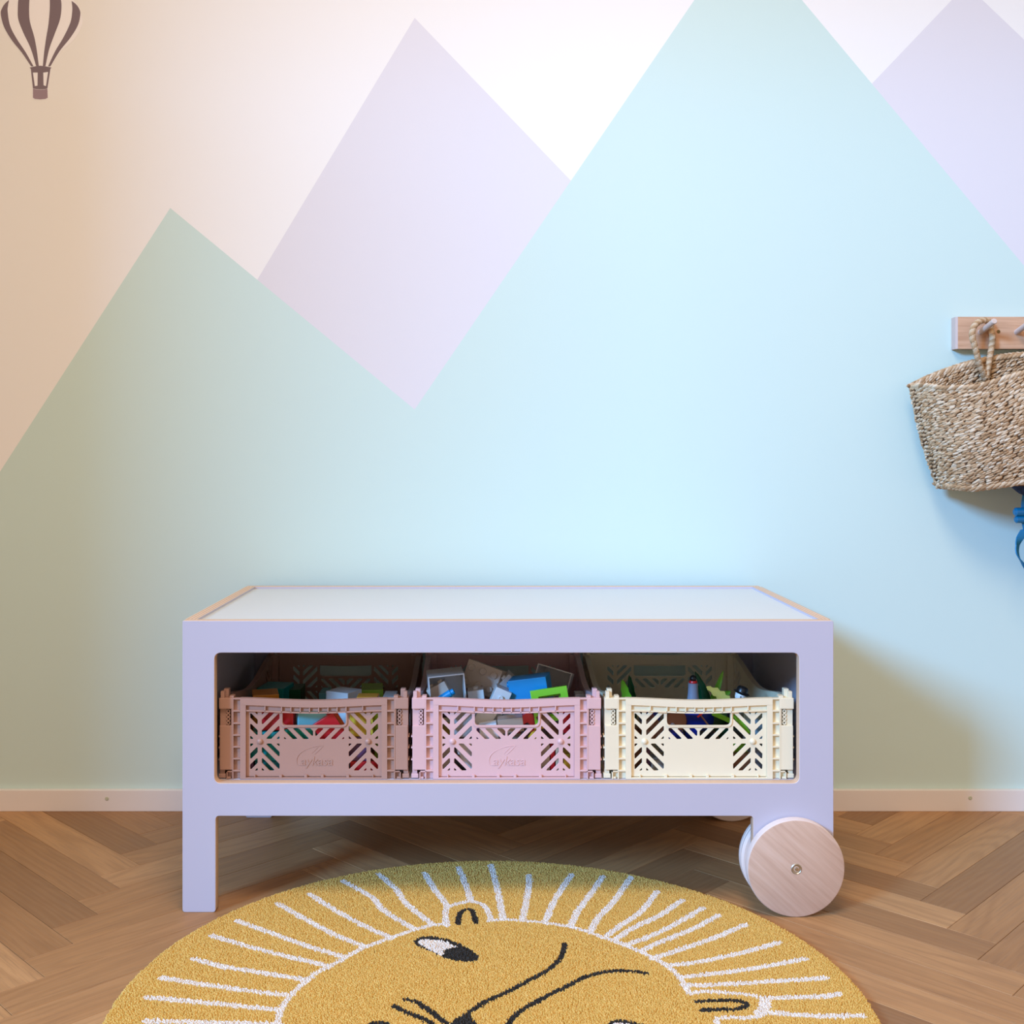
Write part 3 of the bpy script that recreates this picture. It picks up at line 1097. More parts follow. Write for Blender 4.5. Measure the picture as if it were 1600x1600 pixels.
# ------------------------------------------------------------------ woven seagrass basket
M_GRASS = island_mat('seagrass', [(0.0, (0.33, 0.18, 0.08)), (0.3, (0.53, 0.33, 0.17)), (0.65, (0.65, 0.46, 0.28)), (1.0, (0.82, 0.68, 0.50))], 0.75, 240)
M_GRASS_IN = mat('seagrass_core', (0.20, 0.11, 0.055), 0.9)
BKX, BKY = 1.105, 0.452
def interp(x, xs, ys):
    return float(np.interp(x, xs, ys))
def basket_pt(t, s):
    """t: angle round the basket (pi = left tip, 3pi/2 = front); s: 0 rim .. 1 bottom"""
    c, sn = math.cos(t), math.sin(t)
    u = c
    a = 0.266 + (0.217 - 0.271) * s + 0.006 * math.sin(PI * s)
    au = abs(u)
    if sn < 0:
        dep = (0.185 + (0.135 - 0.185) * s + 0.014 * math.sin(PI * s)) * abs(sn) ** 0.75
        y = BKY - dep * (1 - 0.0 * u)
        zr = interp(au, [0, 0.45, 0.74, 0.9, 1.0], [0.876, 0.8635, 0.838, 0.838, 0.848])
    else:
        y = BKY + 0.016 * sn ** 0.8 * (1 - 0.3 * s)
        zr = 0.848 + 0.066 * (1 - u * u)
    zb = interp(au, [0, 0.5, 0.85, 1.0], [0.668, 0.660, 0.646, 0.650])
    return Vector((BKX + a * u, y, zr + (zb - zr) * s))
basket = thing('seagrass_basket', 'woven natural seagrass basket hung by rope handles from wooden pegs', 'basket', (BKX, 0.37, 0.65))
BO = Vector((BKX, 0.37, 0.65))

def spindles(items):
    """items: (centre, long axis, side axis, normal axis) as world vectors scaled to half sizes"""
    n = len(items)
    C = np.array([[*i[0]] for i in items])
    A = np.array([[*i[1]] for i in items])
    B_ = np.array([[*i[2]] for i in items])
    N_ = np.array([[*i[3]] for i in items])
    k = 6
    V_ = np.zeros((n, 2 + 3 * k, 3))
    V_[:, 0] = C - A
    V_[:, 1] = C + A
    for j, (f, r) in enumerate(((-0.62, 0.80), (0.0, 1.0), (0.62, 0.80))):
        for i in range(k):
            an = 2 * PI * i / k
            V_[:, 2 + j * k + i] = C + A * f + (B_ * math.cos(an) + N_ * math.sin(an)) * r
    b = (np.arange(n) * (2 + 3 * k))[:, None]
    tri, quad = [], []
    for i in range(k):
        i2 = (i + 1) % k
        tri.append(b + np.array([[0, 2 + i2, 2 + i]]))
        tri.append(b + np.array([[1, 2 + 2 * k + i, 2 + 2 * k + i2]]))
        for j in range(2):
            quad.append(b + np.array([[2 + j * k + i, 2 + j * k + i2, 2 + (j + 1) * k + i2, 2 + (j + 1) * k + i]]))
    return fast_mesh('strands', V_.reshape(-1, 3), [np.concatenate(tri), np.concatenate(quad)])

random.seed(11)
items = []
rows = 26
TT = []
# even arc-length parameter round the rim
fine = [2 * PI * i / 2000 for i in range(2001)]
def ring_params(s, step):
    pts = [basket_pt(t, s) for t in fine]
    acc = [0.0]
    for a, b in zip(pts[:-1], pts[1:]):
        acc.append(acc[-1] + (b - a).length)
    n = int(acc[-1] / step)
    return np.interp(np.arange(n) * acc[-1] / n, acc, fine)
for r in range(rows):
    s = (r + 0.5) / rows
    ps = ring_params(s, 0.0084)
    for q, t in enumerate(ps):
        for strand in (0, 1):
            tt = t + (0.5 if strand else 0.0) * (ps[1] - ps[0]) + random.uniform(-.08, .08) * (ps[1] - ps[0])
            ss = s + (0.20 if strand else -0.20) / rows + random.uniform(-.05, .05) / rows
            p = basket_pt(tt, ss)
            e = 0.01
            T = (basket_pt(tt + e, ss) - basket_pt(tt - e, ss)).normalized()
            D = (basket_pt(tt, min(1, ss + 0.05)) - basket_pt(tt, max(0, ss - 0.05))).normalized()
            Nn = T.cross(D).normalized()
            sg = 1 if math.sin(tt) < 0 else -1
            ax = (T - D * (0.36 + random.uniform(-.12, .12)) * sg).normalized()
            sd = Nn.cross(ax).normalized()
            items.append((p + Nn * random.uniform(-0.0012, 0.0012) - BO, ax * random.uniform(0.0060, 0.0078), sd * random.uniform(0.0023, 0.0029), Nn * 0.0032))
o = obj('woven_body', spindles(items), M_GRASS, basket, BO - BO, smooth=4)
o['kind'] = 'stuff'
# core wall and bottom under the strands
bm = bmesh.new()
n = 72
ringz = []
for s in (0.01, 0.25, 0.5, 0.75, 0.985):
    ringz.append([bm.verts.new(basket_pt(2 * PI * i / n, s) - BO) for i in range(n)])
for a, b in zip(ringz[:-1], ringz[1:]):
    for i in range(n):
        bm.faces.new((a[i], a[(i + 1) % n], b[(i + 1) % n], b[i]))
bm.faces.new(ringz[-1][::-1])
bmesh.ops.solidify(bm, geom=bm.faces[:], thickness=0.0022)
obj('core', bm, M_GRASS_IN, basket)
# braided rim and base edge
items = []
for s, step, r_, lab in ((-0.012, 0.0085, 0.0042, 0), (0.975, 0.0098, 0.0040, 1)):
    ps = ring_params(max(0, s), step)
    for t in ps:
        for sg in (-1, 1):
            tt = t + (0.5 * (ps[1] - ps[0]) if sg > 0 else 0)
            p = basket_pt(tt, s)
            T = (basket_pt(tt + .01, s) - basket_pt(tt - .01, s)).normalized()
            Nn = Vector((p.x - BKX, (p.y - 0.40) * 2.0, 0)).normalized()
            up = T.cross(Nn).normalized()
            if up.z < 0: up = -up
            ax = (T + (up * 0.35 + Nn * 0.25) * sg).normalized()
            items.append((p + Nn * 0.0018 * sg + up * 0.001 * sg - BO, ax * random.uniform(0.010, 0.0125), up * r_, Nn * r_ * 0.95))
o = obj('braided_edge', spindles(items), M_GRASS, basket, smooth=4)
o['kind'] = 'stuff'

def rope_handle(dx):
    """rope loop over a peg; strands twisted about the path"""
    raw = [(1540, 592, .455), (1534, 578, .447), (1528, 560, .440), (1523, 540, .436), (1519, 524, .435), (1522, 510, .438), (1530, 502.5, .445),
           (1539, 500.5, .452), (1546, 505, .458), (1549.5, 518, .462), (1550.5, 532, .461), (1548, 550, .458), (1545, 568, .455), (1541, 592, .452)]
    pts = smooth_line([tuple(at(x, y, yy) - BO + Vector((dx, 0, 0))) for x, y, yy in raw], 10) if False else None
    P = [at(x, y, yy) - BO + Vector((dx, 0, 0)) for x, y, yy in raw]
    path = []
    N = len(P)
    for i in range(N - 1):
        p0, p1, p2, p3 = P[max(0, i - 1)], P[i], P[i + 1], P[min(N - 1, i + 2)]
        for k in range(12):
            t = k / 12
            path.append(0.5 * ((2 * p1) + (p2 - p0) * t + (2 * p0 - 5 * p1 + 4 * p2 - p3) * t * t + (3 * p1 - p0 - 3 * p2 + p3) * t ** 3))
    path.append(P[-1])
    bm = bmesh.new()
    acc = 0.0
    frames = []
    prev = Vector((0, -1, 0))
    for i, p in enumerate(path):
        tg = (path[min(i + 1, len(path) - 1)] - path[max(i - 1, 0)]).normalized()
        x = (prev - tg * prev.dot(tg)).normalized()
        prev = x
        if i: acc += (p - path[i - 1]).length
        frames.append((p, x, tg.cross(x), acc))
    for s in range(4):
        pts = [p + (x * math.cos(a * 2 * PI / 0.0125 + s * PI / 2) + y * math.sin(a * 2 * PI / 0.0125 + s * PI / 2)) * 0.0036 for p, x, y, a in frames]
        add_tube(bm, pts, [0.0028 + 0.0003 * math.sin(i * 1.7 + s) for i in range(len(pts))], 6)
    return obj('rope_handle', bm, M_GRASS, basket, smooth=4)
rope_handle(0.0)
rope_handle(0.0723 * 3)

# ------------------------------------------------------------------ blue bag, only its strap reaches the picture
M_WEB = mat('blue_webbing', rough=0.6)
t = NT(M_WEB)
t.color(t.mix(t.math('MULTIPLY', t.noise(t.obco(), 300, 2), 0.5), (0.004, 0.20, 0.42), (0.002, 0.11, 0.27)))
t.bump(t.noise(t.mapping(t.obco(), (900, 900, 250)), 1.0, 2), 0.3, 0.0006)
M_BUCK = plastic('blue_buckle_plastic', (0.003, 0.15, 0.31), 0.25)
M_NAVY = mat('navy_fleece', rough=0.95)
t = NT(M_NAVY)
t.color(t.ramp(t.noise(t.obco(), 180, 4, 0.7), [(0.35, (0.008, 0.015, 0.045)), (0.7, (0.04, 0.09, 0.22))]))
t.bump(t.noise(t.obco(), 500, 3, 0.7), 0.8, 0.002)
bag_o = Vector((1.20, 0.42, 0.47))
bag = thing('backpack', 'blue webbing strap and buckle of a bag hanging below the basket', 'bag', bag_o)
def ribbon(bm, pts, wv, th):
    rings = []
    for i, p in enumerate(pts):
        p = Vector(p)
        tg = (Vector(pts[min(i + 1, len(pts) - 1)]) - Vector(pts[max(i - 1, 0)])).normalized()
        w = Vector(wv[i]) if isinstance(wv, list) else Vector(wv)
        nrm = tg.cross(w).normalized() * th / 2
        rings.append([bm.verts.new(p - w / 2 - nrm), bm.verts.new(p + w / 2 - nrm), bm.verts.new(p + w / 2 + nrm), bm.verts.new(p - w / 2 + nrm)])
    for a, b in zip(rings[:-1], rings[1:]):
        for k in range(4):
            bm.faces.new((a[k], a[(k + 1) % 4], b[(k + 1) % 4], b[k]))
    bm.faces.new(rings[0]); bm.faces.new(rings[-1][::-1])
bm = bmesh.new()     # soft body, narrow top, behind the basket and on to the right
prof = [(0.0, 0.10, 0.025), (0.015, 0.120, 0.04), (0.06, 0.122, 0.05), (0.11, 0.115, 0.045), (0.14, 0.095, 0.035), (0.155, 0.05, 0.015)]
rings = []
for h, a, b in prof:
    rings.append([bm.verts.new((a * (abs(math.cos(q)) ** 0.6) * (1 if math.cos(q) > 0 else -1) + 0.02, b * (abs(math.sin(q)) ** 0.7) * (1 if math.sin(q) > 0 else -1), h)) for q in [2 * PI * i / 28 for i in range(28)]])
for a, b in zip(rings[:-1], rings[1:]):
    for i in range(28):
        bm.faces.new((a[i], a[(i + 1) % 28], b[(i + 1) % 28], b[i]))
bm.faces.new(rings[0][::-1]); bm.faces.new(rings[-1])
obj('body', bm, M_NAVY, bag, smooth=4)
bm = bmesh.new()     # fleecy flap peeping out under the basket
fl_pts = [at(1640, 764, .405), at(1612, 763, .40), at(1596, 757, .398), at(1584, 755, .398), at(1576, 754.5, .40)]
add_tube(bm, [p - bag_o for p in fl_pts], [0.016, 0.019, 0.018, 0.011, 0.002], 10)
obj('fleece_flap', bm, M_NAVY, bag, smooth=4)
SY = 0.405
bm = bmesh.new()
up = [at(1609, 762, SY), at(1606, 785, SY), at(1605, 800, SY), at(1607, 820, SY), at(1609, 830, SY)]
ribbon(bm, [p - bag_o for p in up], (0.026, 0.004, 0.0), 0.0022)
obj('strap', bm, M_WEB, bag)
bm = bmesh.new()
bk = at(1602, 804, SY - 0.006) - bag_o
for z, r_, w in ((0.0050, 0.0086, 0.029), (-0.0095, 0.0070, 0.027)):
    add_lathe(bm, [(0, -w * .75), (r_ * .6, -w * .75), (r_, -w * .65), (r_, w * .65), (r_ * .6, w * .75), (0, w * .75)], Matrix.Translation(bk + Vector((0, 0, z))) @ Matrix.Rotation(PI / 2, 4, 'Y'), 14, False)
add_box(bm, bk.x - 0.0165, bk.x + 0.020, bk.y - 0.001, bk.y + 0.006, bk.z - 0.012, bk.z + 0.011, bev=0.003)
obj('buckle', bm, M_BUCK, bag, smooth=0.7)
bm = bmesh.new()     # free end of the strap, looping forward and down
lp = [at(1604, 826, SY), at(1596, 838, SY - .004), at(1590, 852, SY - .010), at(1590, 866, SY - .014), at(1597, 880, SY - .010), at(1608, 892, SY), at(1624, 897, SY + .004)]
wv = [(0.024, 0.002, 0.004), (0.022, 0.006, 0.004), (0.014, 0.016, 0.0), (0.013, 0.017, -0.004), (0.010, 0.014, -0.012), (0.006, 0.010, -0.020), (0.004, 0.008, -0.021)]
dense, dw = [], []
for i in range(len(lp) - 1):
    for k in range(5):
        f = k / 5
        p0, p1, p2, p3 = [Vector(lp[max(0, min(len(lp) - 1, i + q))]) for q in (-1, 0, 1, 2)]
        dense.append(0.5 * ((2 * p1) + (p2 - p0) * f + (2 * p0 - 5 * p1 + 4 * p2 - p3) * f * f + (3 * p1 - p0 - 3 * p2 + p3) * f ** 3) - bag_o)
        dw.append(tuple(Vector(wv[i]).lerp(Vector(wv[i + 1]), f)))
ribbon(bm, dense, dw, 0.0022)
obj('strap_end', bm, M_WEB, bag, smooth=0.8)

#PART4
# ------------------------------------------------------------------ toys in the crates
FLOOR_C = CR_Z + 0.0045           # inside bottom of a crate
TOY = {}
def tm(key, col, rough=0.35, **kw):
    if key not in TOY:
        TOY[key] = plastic(key + '_toy', col, rough, 0.05)
        for k, v in kw.items():
            TOY[key].node_tree.nodes['Principled BSDF'].inputs[k.replace('_', ' ')].default_value = v
    return TOY[key]
RED = tm('red', (0.62, 0.012, 0.018)); TEAL = tm('teal', (0.004, 0.30, 0.29)); DTEAL = tm('dark_teal', (0.003, 0.16, 0.17))
LBLUE = tm('light_blue', (0.16, 0.50, 0.58)); GREEN = tm('pine_green', (0.004, 0.24, 0.17)); YEL = tm('yellow', (0.80, 0.55, 0.05))
LIME = tm('lime', (0.36, 0.60, 0.03)); PURP = tm('purple', (0.16, 0.06, 0.14)); ORANGE = tm('orange', (0.72, 0.28, 0.02))
WHITE = tm('white', (0.78, 0.78, 0.78)); BEIGE = tm('beige', (0.60, 0.51, 0.43)); GREY = tm('grey', (0.42, 0.41, 0.40))
BLUE = tm('bright_blue', (0.003, 0.27, 0.60)); RBLUE = tm('royal_blue', (0.005, 0.02, 0.30)); LGREEN = tm('light_green', (0.22, 0.62, 0.03))
PINK = tm('coral', (0.80, 0.07, 0.11)); BROWN = tm('brown', (0.20, 0.075, 0.035)); BLACK = tm('black', (0.008, 0.008, 0.009))
CREAM = tm('cream', (0.80, 0.70, 0.50)); DGREEN = tm('dark_green', (0.004, 0.085, 0.03)); PYEL = tm('pale_yellow', (0.74, 0.58, 0.13))
TAN = tm('tan', (0.46, 0.33, 0.24)); SLATE = tm('slate', (0.23, 0.25, 0.32)); OLIVE = tm('olive', (0.30, 0.22, 0.03)); BLGREY = tm('blue_grey', (0.26, 0.36, 0.42))
CLEAR = tm('frosted_clear', (0.82, 0.81, 0.80), 0.32, Transmission_Weight=0.15)

def place(px0, px1, py0, py1, y, depth):
    """centre and half sizes of a box whose front face fills that part of the frame at depth y"""
    a, b = at(px0, py0, y), at(px1, py1, y)
    zb = max(b.z, FLOOR_C)
    return Vector(((a.x + b.x) / 2, y + depth / 2, (a.z + zb) / 2)), (b.x - a.x) / 2, depth / 2, (a.z - zb) / 2

def block(label, m, box, y, depth=0.03, roll=0.0, rz=0.0, group=None, name='toy_block', cat='toy block', bev=0.0012):
    c, hx, hy, hz = place(*box, y, depth)
    bm = bmesh.new()
    add_box(bm, -hx, hx, -hy, hy, -hz, hz, bev=bev)
    o = obj(name, bm, m, None, c, (0, math.radians(roll), math.radians(rz)))
    return tag(o, label, cat, group)

G1 = 'wooden blocks in the rose crate'
block('red wooden block behind the upper left slots of the rose brown crate', RED, (408, 458, 1103, 1141), 0.045, 0.028, group=G1)
block('teal wooden block behind the lower left slots of the rose brown crate', TEAL, (391, 437, 1144, 1189), 0.043, 0.03, group=G1)
block('dark teal wooden block under the teal block on the rose crate floor', DTEAL, (398, 440, 1190, 1214), 0.042, 0.034, group=G1)
block('small purple block in the lower left corner of the rose crate', PURP, (386, 396, 1190, 1214), 0.044, 0.03, group=G1)
block('pale sky blue wooden block in the hand hole of the rose crate', LBLUE, (460, 505, 1112, 1139), 0.050, 0.034, roll=0, rz=20, group=G1)
block('pine green wooden block under the sky blue block, behind the slots', GREEN, (444, 488, 1140, 1214), 0.042, 0.040, group=G1)
block('red wooden block tilted at the right of the hand hole, rose crate', RED, (503, 542, 1118, 1190), 0.044, 0.028, roll=-32, group=G1)
block('yellow wooden block behind the upper right slots of the rose crate', YEL, (546, 583, 1110, 1151), 0.045, 0.03, group=G1)
block('lime green wooden block at the right edge behind the yellow block', LIME, (585, 602, 1116, 1214), 0.066, 0.03, group=G1)
block('purple wooden block behind the lower right slots of the rose crate', PURP, (545, 579, 1152, 1189), 0.043, 0.03, group=G1)
block('red wooden block at the lower right under the purple block', RED, (547, 597, 1190, 1214), 0.042, 0.022, group=G1)
block('teal wooden block lying highest at the left rear of the rose crate', TEAL, (404, 447, 1076, 1214), 0.24, 0.06, rz=-8, group=G1)
block('dark green wooden block beside the rear teal block in rose crate', DGREEN, (449, 470, 1077, 1214), 0.27, 0.05, group=G1)
block('orange wooden block just above the left rim of the rose crate', ORANGE, (390, 430, 1086, 1214), 0.13, 0.05, rz=14, group=G1)
block('white wooden block lying topmost above the middle of the rose rim', WHITE, (514, 556, 1082, 1214), 0.17, 0.042, rz=-28, group=G1)
block('light teal wooden block left of the white block in rose crate', LBLUE, (498, 512, 1083, 1214), 0.27, 0.05, group=G1)
block('grass green wooden block right of the white block in rose crate', LIME, (562, 596, 1078, 1214), 0.26, 0.06, rz=6, group=G1)
block('amber wooden block in front of the green block above rose rim', ORANGE, (557, 590, 1089, 1214), 0.115, 0.03, group=G1)
block('flat white block at the right end of the rose crate top', WHITE, (598, 618, 1089, 1214), 0.18, 0.05, group=G1)

G2 = 'bricks in the pink crate'
def brick(label, m, box, y, depth, nx, ny, roll=0.0, rx=0.0, rz=0.0, stud_axis='z', sr=0.0046, group=G2, cat='toy brick'):
    """building brick: body and round studs on one face (top, left side or front)"""
    c, hx, hy, hz = place(*box, y, depth)
    root = thing('toy_brick', label, cat, c, 0, group)
    root.rotation_euler = (math.radians(rx), math.radians(roll), math.radians(rz))
    bm = bmesh.new()
    add_box(bm, -hx, hx, -hy, hy, -hz, hz, bev=0.0008)
    obj('body', bm, m, root)
    bm = bmesh.new()
    add_lathe(bm, [(sr, 0), (sr, 0.0034), (sr - 0.0005, 0.0040), (sr * 0.62, 0.0040), (sr * 0.6, 0.0034), (0, 0.0034)], None, 18, False)
    me = None
    for i in range(nx):
        for j in range(ny):
            fu, fv = (i + 0.5) / nx * 2 - 1, (j + 0.5) / ny * 2 - 1
            if stud_axis == 'z': p, r = (hx * fu, hy * fv, hz), (0, 0, 0)
            elif stud_axis == 'x': p, r = (-hx, hy * fu, hz * fv), (0, -PI / 2, 0)
            elif stud_axis == 'X': p, r = (hx, hy * fu, hz * fv), (0, PI / 2, 0)
            else: p, r = (hx * fu, -hy, hz * fv), (PI / 2, 0, 0)
            if me is None:
                o = obj('stud', bm, m, root, p, r, smooth=0.6)
                me = o.data
            else:
                obj('stud', me, None, root, p, r)
    return root

def bin_brick(label, m, box, y, depth, roll=0.0, rx=0.0, rz=0.0, th=0.0018, taper=0.0):
    """hollow brick lying with its open side towards the viewer: five thin walls"""
    c, hx, hy, hz = place(*box, y, depth)
    bm = bmesh.new()
    def quad_ring(s, yy):
        return [(-hx * s, yy, -hz * s), (hx * s, yy, -hz * s), (hx * s, yy, hz * s), (-hx * s, yy, hz * s)]
    f, k = 1.0, 1.0 - taper
    rings = [quad_ring(f, -hy), quad_ring(k, hy), quad_ring(k - th / hx, hy - th), quad_ring(f - th / hx, -hy)]
    R = [[bm.verts.new(p) for p in r] for r in rings]
    for a, b in ((0, 1), (2, 3), (3, 0)):
        for i in range(4):
            bm.faces.new((R[a][i], R[a][(i + 1) % 4], R[b][(i + 1) % 4], R[b][i]))
    bm.faces.new(R[1]); bm.faces.new(R[2][::-1])
    o = obj('toy_brick', bm, m, None, c, (math.radians(rx), math.radians(roll), math.radians(rz)))
    return tag(o, label, 'toy brick', G2)

bin_brick('hollow clear brick lying on its side at left of the pink crate', CLEAR, (668, 725, 1055, 1112), 0.098, 0.060, roll=-5, rz=6)
brick('beige brick with studs lying inside the hollow clear left brick', BEIGE, (672, 704, 1070, 1104), 0.112, 0.026, 2, 1, roll=-28)
# blue tube
tb = thing('toy_tube', 'small bright blue tube peeking over the pink rim at left', 'toy tube', at(698, 1087, 0.082), 0, G2)
tb.rotation_euler = (0, math.radians(58), 0)
bm = bmesh.new()
add_lathe(bm, [(0.0040, -0.014), (0.0064, -0.014), (0.0064, 0.008), (0.0050, 0.009), (0.0050, 0.014), (0.0036, 0.014), (0.0036, -0.010), (0, -0.010)], None, 20, False)
obj('body', bm, BLUE, tb, smooth=0.6)
brick('beige two by three brick with round studs, highest in the pink crate', BEIGE, (728, 788, 1043, 1088), 0.165, 0.040, 3, 2, roll=14, rx=-16, rz=-26, stud_axis='y', sr=0.0058)
brick('frosted brick standing in front of the beige studded brick', CLEAR, (733, 758, 1079, 1130), 0.125, 0.03, 1, 1, roll=-6)
brick('frosted clear brick standing on its corner in the middle', CLEAR, (775, 812, 1060, 1104), 0.150, 0.04, 2, 2, roll=44, stud_axis='x')
brick('frosted clear brick leaning against the left of the blue brick', CLEAR, (764, 790, 1076, 1130), 0.096, 0.03, 1, 2, roll=24, stud_axis='y', sr=0.0042)
brick('large bright blue brick lying tilted above the pink rim', BLUE, (800, 861, 1061, 1106), 0.100, 0.045, 2, 3, roll=-9, rz=-12, stud_axis='x', sr=0.0048)
bin_brick('large hollow frosted brick tilted at the right rear of pink crate', CLEAR, (838, 894, 1049, 1106), 0.20, 0.07, roll=14, rx=-10, rz=-14, taper=0.12)
# green window frame
wf_c, hx, hy, hz = place(832, 890, 1077, 1128, 0.062, 0.016)
wf = thing('toy_brick', 'lime green window frame brick leaning over the pink crate rim', 'toy brick', wf_c, 0, G2)
wf.rotation_euler = (math.radians(-8), math.radians(-9), 0)
me = plate([[(-hx, -hz), (hx, -hz), (hx, hz), (-hx, hz)], round_poly([(-hx + .012, -hz + .008), (hx - .012, -hz + .008), (hx - .012, hz - .011), (-hx + .012, hz - .011)], 0.001, 2)], 0.016, 0.0005)
obj('frame', me, LGREEN, wf, (0, -0.008, 0))
me = plate([[(-hx + .0115, -hz + .0075), (hx - .0115, -hz + .0075), (hx - .0115, hz - .0105), (-hx + .0115, hz - .0105)], [(-hx + .015, -hz + .011), (hx - .015, -hz + .011), (hx - .015, hz - .014), (-hx + .015, hz - .014)]], 0.003, 0.0)
obj('inner_rim', me, LGREEN, wf, (0, 0.003, 0))
block('white brick end poking up at the right of the pink crate', WHITE, (899, 916, 1085, 1214), 0.19, 0.03, group=G2)

block('grey frosted brick tilted at left in the pink hand hole', CLEAR, (741, 769, 1107, 1147), 0.072, 0.026, roll=28, group=G2, cat='toy brick', name='toy_brick')
block('olive green block behind the grey brick in the pink hand hole', OLIVE, (760, 774, 1108, 1214), 0.125, 0.02, group=G2)
brick('pale blue white brick in the middle of the pink hand hole', WHITE, (775, 806, 1117, 1150), 0.105, 0.028, 2, 1, roll=-4)
# coral arch
ar_c, hx, hy, hz = place(808, 840, 1113, 1150, 0.070, 0.018)
arc_ = [(hx * math.cos(a), hz * (2 * math.sin(a) - 1)) for a in [PI * i / 16 for i in range(17)]]
arc_in = [(hx * .5 * math.cos(a), hz * (1.1 * math.sin(a) - 1)) for a in [PI * i / 16 for i in range(17)]][::-1]
tag(obj('toy_block', plate([arc_ + arc_in], 0.018, 0.0006), PINK, None, ar_c + Vector((0, -0.009, 0)), (0, math.radians(12), 0)), 'coral pink arch block at right in the pink hand hole', 'toy block', G2)
block('tan flat block lying across the pink hand hole', TAN, (778, 818, 1123, 1145), 0.046, 0.028, roll=-7, group=G2)
block('white block left of the tan block in the pink hand hole', WHITE, (750, 778, 1132, 1160), 0.043, 0.024, roll=-9, group=G2)
# little yellow figure
yf = thing('toy_duck', 'little yellow bird figure behind the middle slots of the pink crate', 'toy animal', at(832, 1162, 0.050), 0, G2)
bm = bmesh.new()
add_lathe(bm, [(0, 0), (0.008, 0.002), (0.0105, 0.009), (0.0085, 0.017), (0.004, 0.022), (0, 0.023)], Matrix.Rotation(0.35, 4, 'Y'), 16, False)
obj('body', bm, YEL, yf, smooth=4)
bm = bmesh.new()
add_lathe(bm, [(0, 0), (0.005, 0.0015), (0.0068, 0.006), (0.0055, 0.011), (0, 0.0135)], Matrix.Translation((0.009, 0, 0.020)), 16, False)
obj('head', bm, YEL, yf, smooth=4)
bm = bmesh.new()
add_lathe(bm, [(0.0028, 0), (0.0018, 0.004), (0, 0.006)], Matrix.Translation((0.015, 0, 0.026)) @ Matrix.Rotation(PI / 2, 4, 'Y'), 10)
obj('beak', bm, ORANGE, yf)
block('frosted grey block behind the upper left slots of the pink crate', GREY, (706, 739, 1111, 1152), 0.045, 0.024, roll=0, group=G2)
block('olive block at the far left behind the pink slots', OLIVE, (686, 703, 1128, 1160), 0.046, 0.03, group=G2)
block('tan block at the lower far left behind the pink slots', BEIGE, (686, 706, 1162, 1214), 0.045, 0.026, group=G2)
block('white block behind the lower left slots of the pink crate', WHITE, (717, 745, 1160, 1214), 0.046, 0.024, roll=-14, group=G2)
block('black wedge block in front of the white block, pink crate', BLACK, (712, 724, 1180, 1210), 0.042, 0.014, roll=-30, group=G2)
block('dark plum block at the left of the middle pink slots', PURP, (738, 750, 1138, 1160), 0.050, 0.02, group=G2)
block('cream block behind the left middle slots of the pink crate', CREAM, (752, 772, 1138, 1214), 0.068, 0.022, roll=6, group=G2)
block('ivory block behind the centre of the middle pink slots', WHITE, (775, 795, 1146, 1214), 0.068, 0.02, roll=-5, group=G2)
block('sand coloured block under the tan block in the pink crate', BEIGE, (797, 815, 1146, 1214), 0.068, 0.02, group=G2)
cyl = thing('toy_tube', 'dark brown cylinder leaning behind the upper right pink slots', 'toy tube', at(862, 1138, 0.062), 0, G2)
cyl.rotation_euler = (0, math.radians(-36), 0)
bm = bmesh.new()
add_lathe(bm, [(0, -0.030), (0.0095, -0.030), (0.0105, -0.029), (0.0105, 0.029), (0.0095, 0.030), (0.004, 0.030), (0, 0.029)], None, 24, False)
obj('body', bm, BROWN, cyl, smooth=0.6)
block('red block at the far right behind the upper pink slots', RED, (880, 898, 1110, 1146), 0.056, 0.03, group=G2)
block('pale green block under the red block at far right', PYEL, (880, 898, 1147, 1214), 0.062, 0.03, group=G2)
block('tan block behind the lower right slots of the pink crate', BEIGE, (845, 859, 1164, 1214), 0.045, 0.02, group=G2)
block('narrow red block between two tan blocks, lower right of pink crate', RED, (860, 867, 1166, 1214), 0.044, 0.02, group=G2)
block('brown tan block right of the narrow red block', CREAM, (868, 879, 1164, 1214), 0.046, 0.02, group=G2)
block('yellow block in the lower right corner of the pink crate', YEL, (881, 895, 1182, 1214), 0.043, 0.016, group=G2)

G3 = 'toys in the cream crate'
def leaf_bm(pts, wid, cup=0.25, serr=0.0):
    """blade along a path with a raised midrib; wid = half widths"""
    bm = bmesh.new()
    rows_ = []
    n = len(pts)
    for i, p in enumerate(pts):
        p = Vector(p)
        t = (Vector(pts[min(i + 1, n - 1)]) - Vector(pts[max(i - 1, 0)])).normalized()
        sd = t.cross(Vector((0, -1, 0.25))).normalized()
        nm = sd.cross(t).normalized()
        w = wid[i] * (1 + (serr if i % 2 else -serr))
        rows_.append([bm.verts.new(p - sd * w + nm * w * cup), bm.verts.new(p - sd * w * .5 + nm * w * cup * .3), bm.verts.new(p), bm.verts.new(p + sd * w * .5 + nm * w * cup * .3), bm.verts.new(p + sd * w + nm * w * cup)])
    for a, b in zip(rows_[:-1], rows_[1:]):
        for k in range(4):
            bm.faces.new((a[k], a[k + 1], b[k + 1], b[k]))
    bmesh.ops.recalc_face_normals(bm, faces=bm.faces[:])
    bmesh.ops.solidify(bm, geom=bm.faces[:], thickness=0.0010)
    return bm
def leaf_pts(px, y0, o):
    P = [(*p, y0) if len(p) == 2 else p for p in px]
    P = [at(*p) - o for p in P]
    out = []
    N = len(P)
    for i in range(N - 1):
        for k in range(4):
            t = k / 4
            p0, p1, p2, p3 = P[max(0, i - 1)], P[i], P[i + 1], P[min(N - 1, i + 2)]
            out.append(0.5 * ((2 * p1) + (p2 - p0) * t + (2 * p0 - 5 * p1 + 4 * p2 - p3) * t * t + (3 * p1 - p0 - 3 * p2 + p3) * t ** 3))
    out.append(P[-1])
    return out
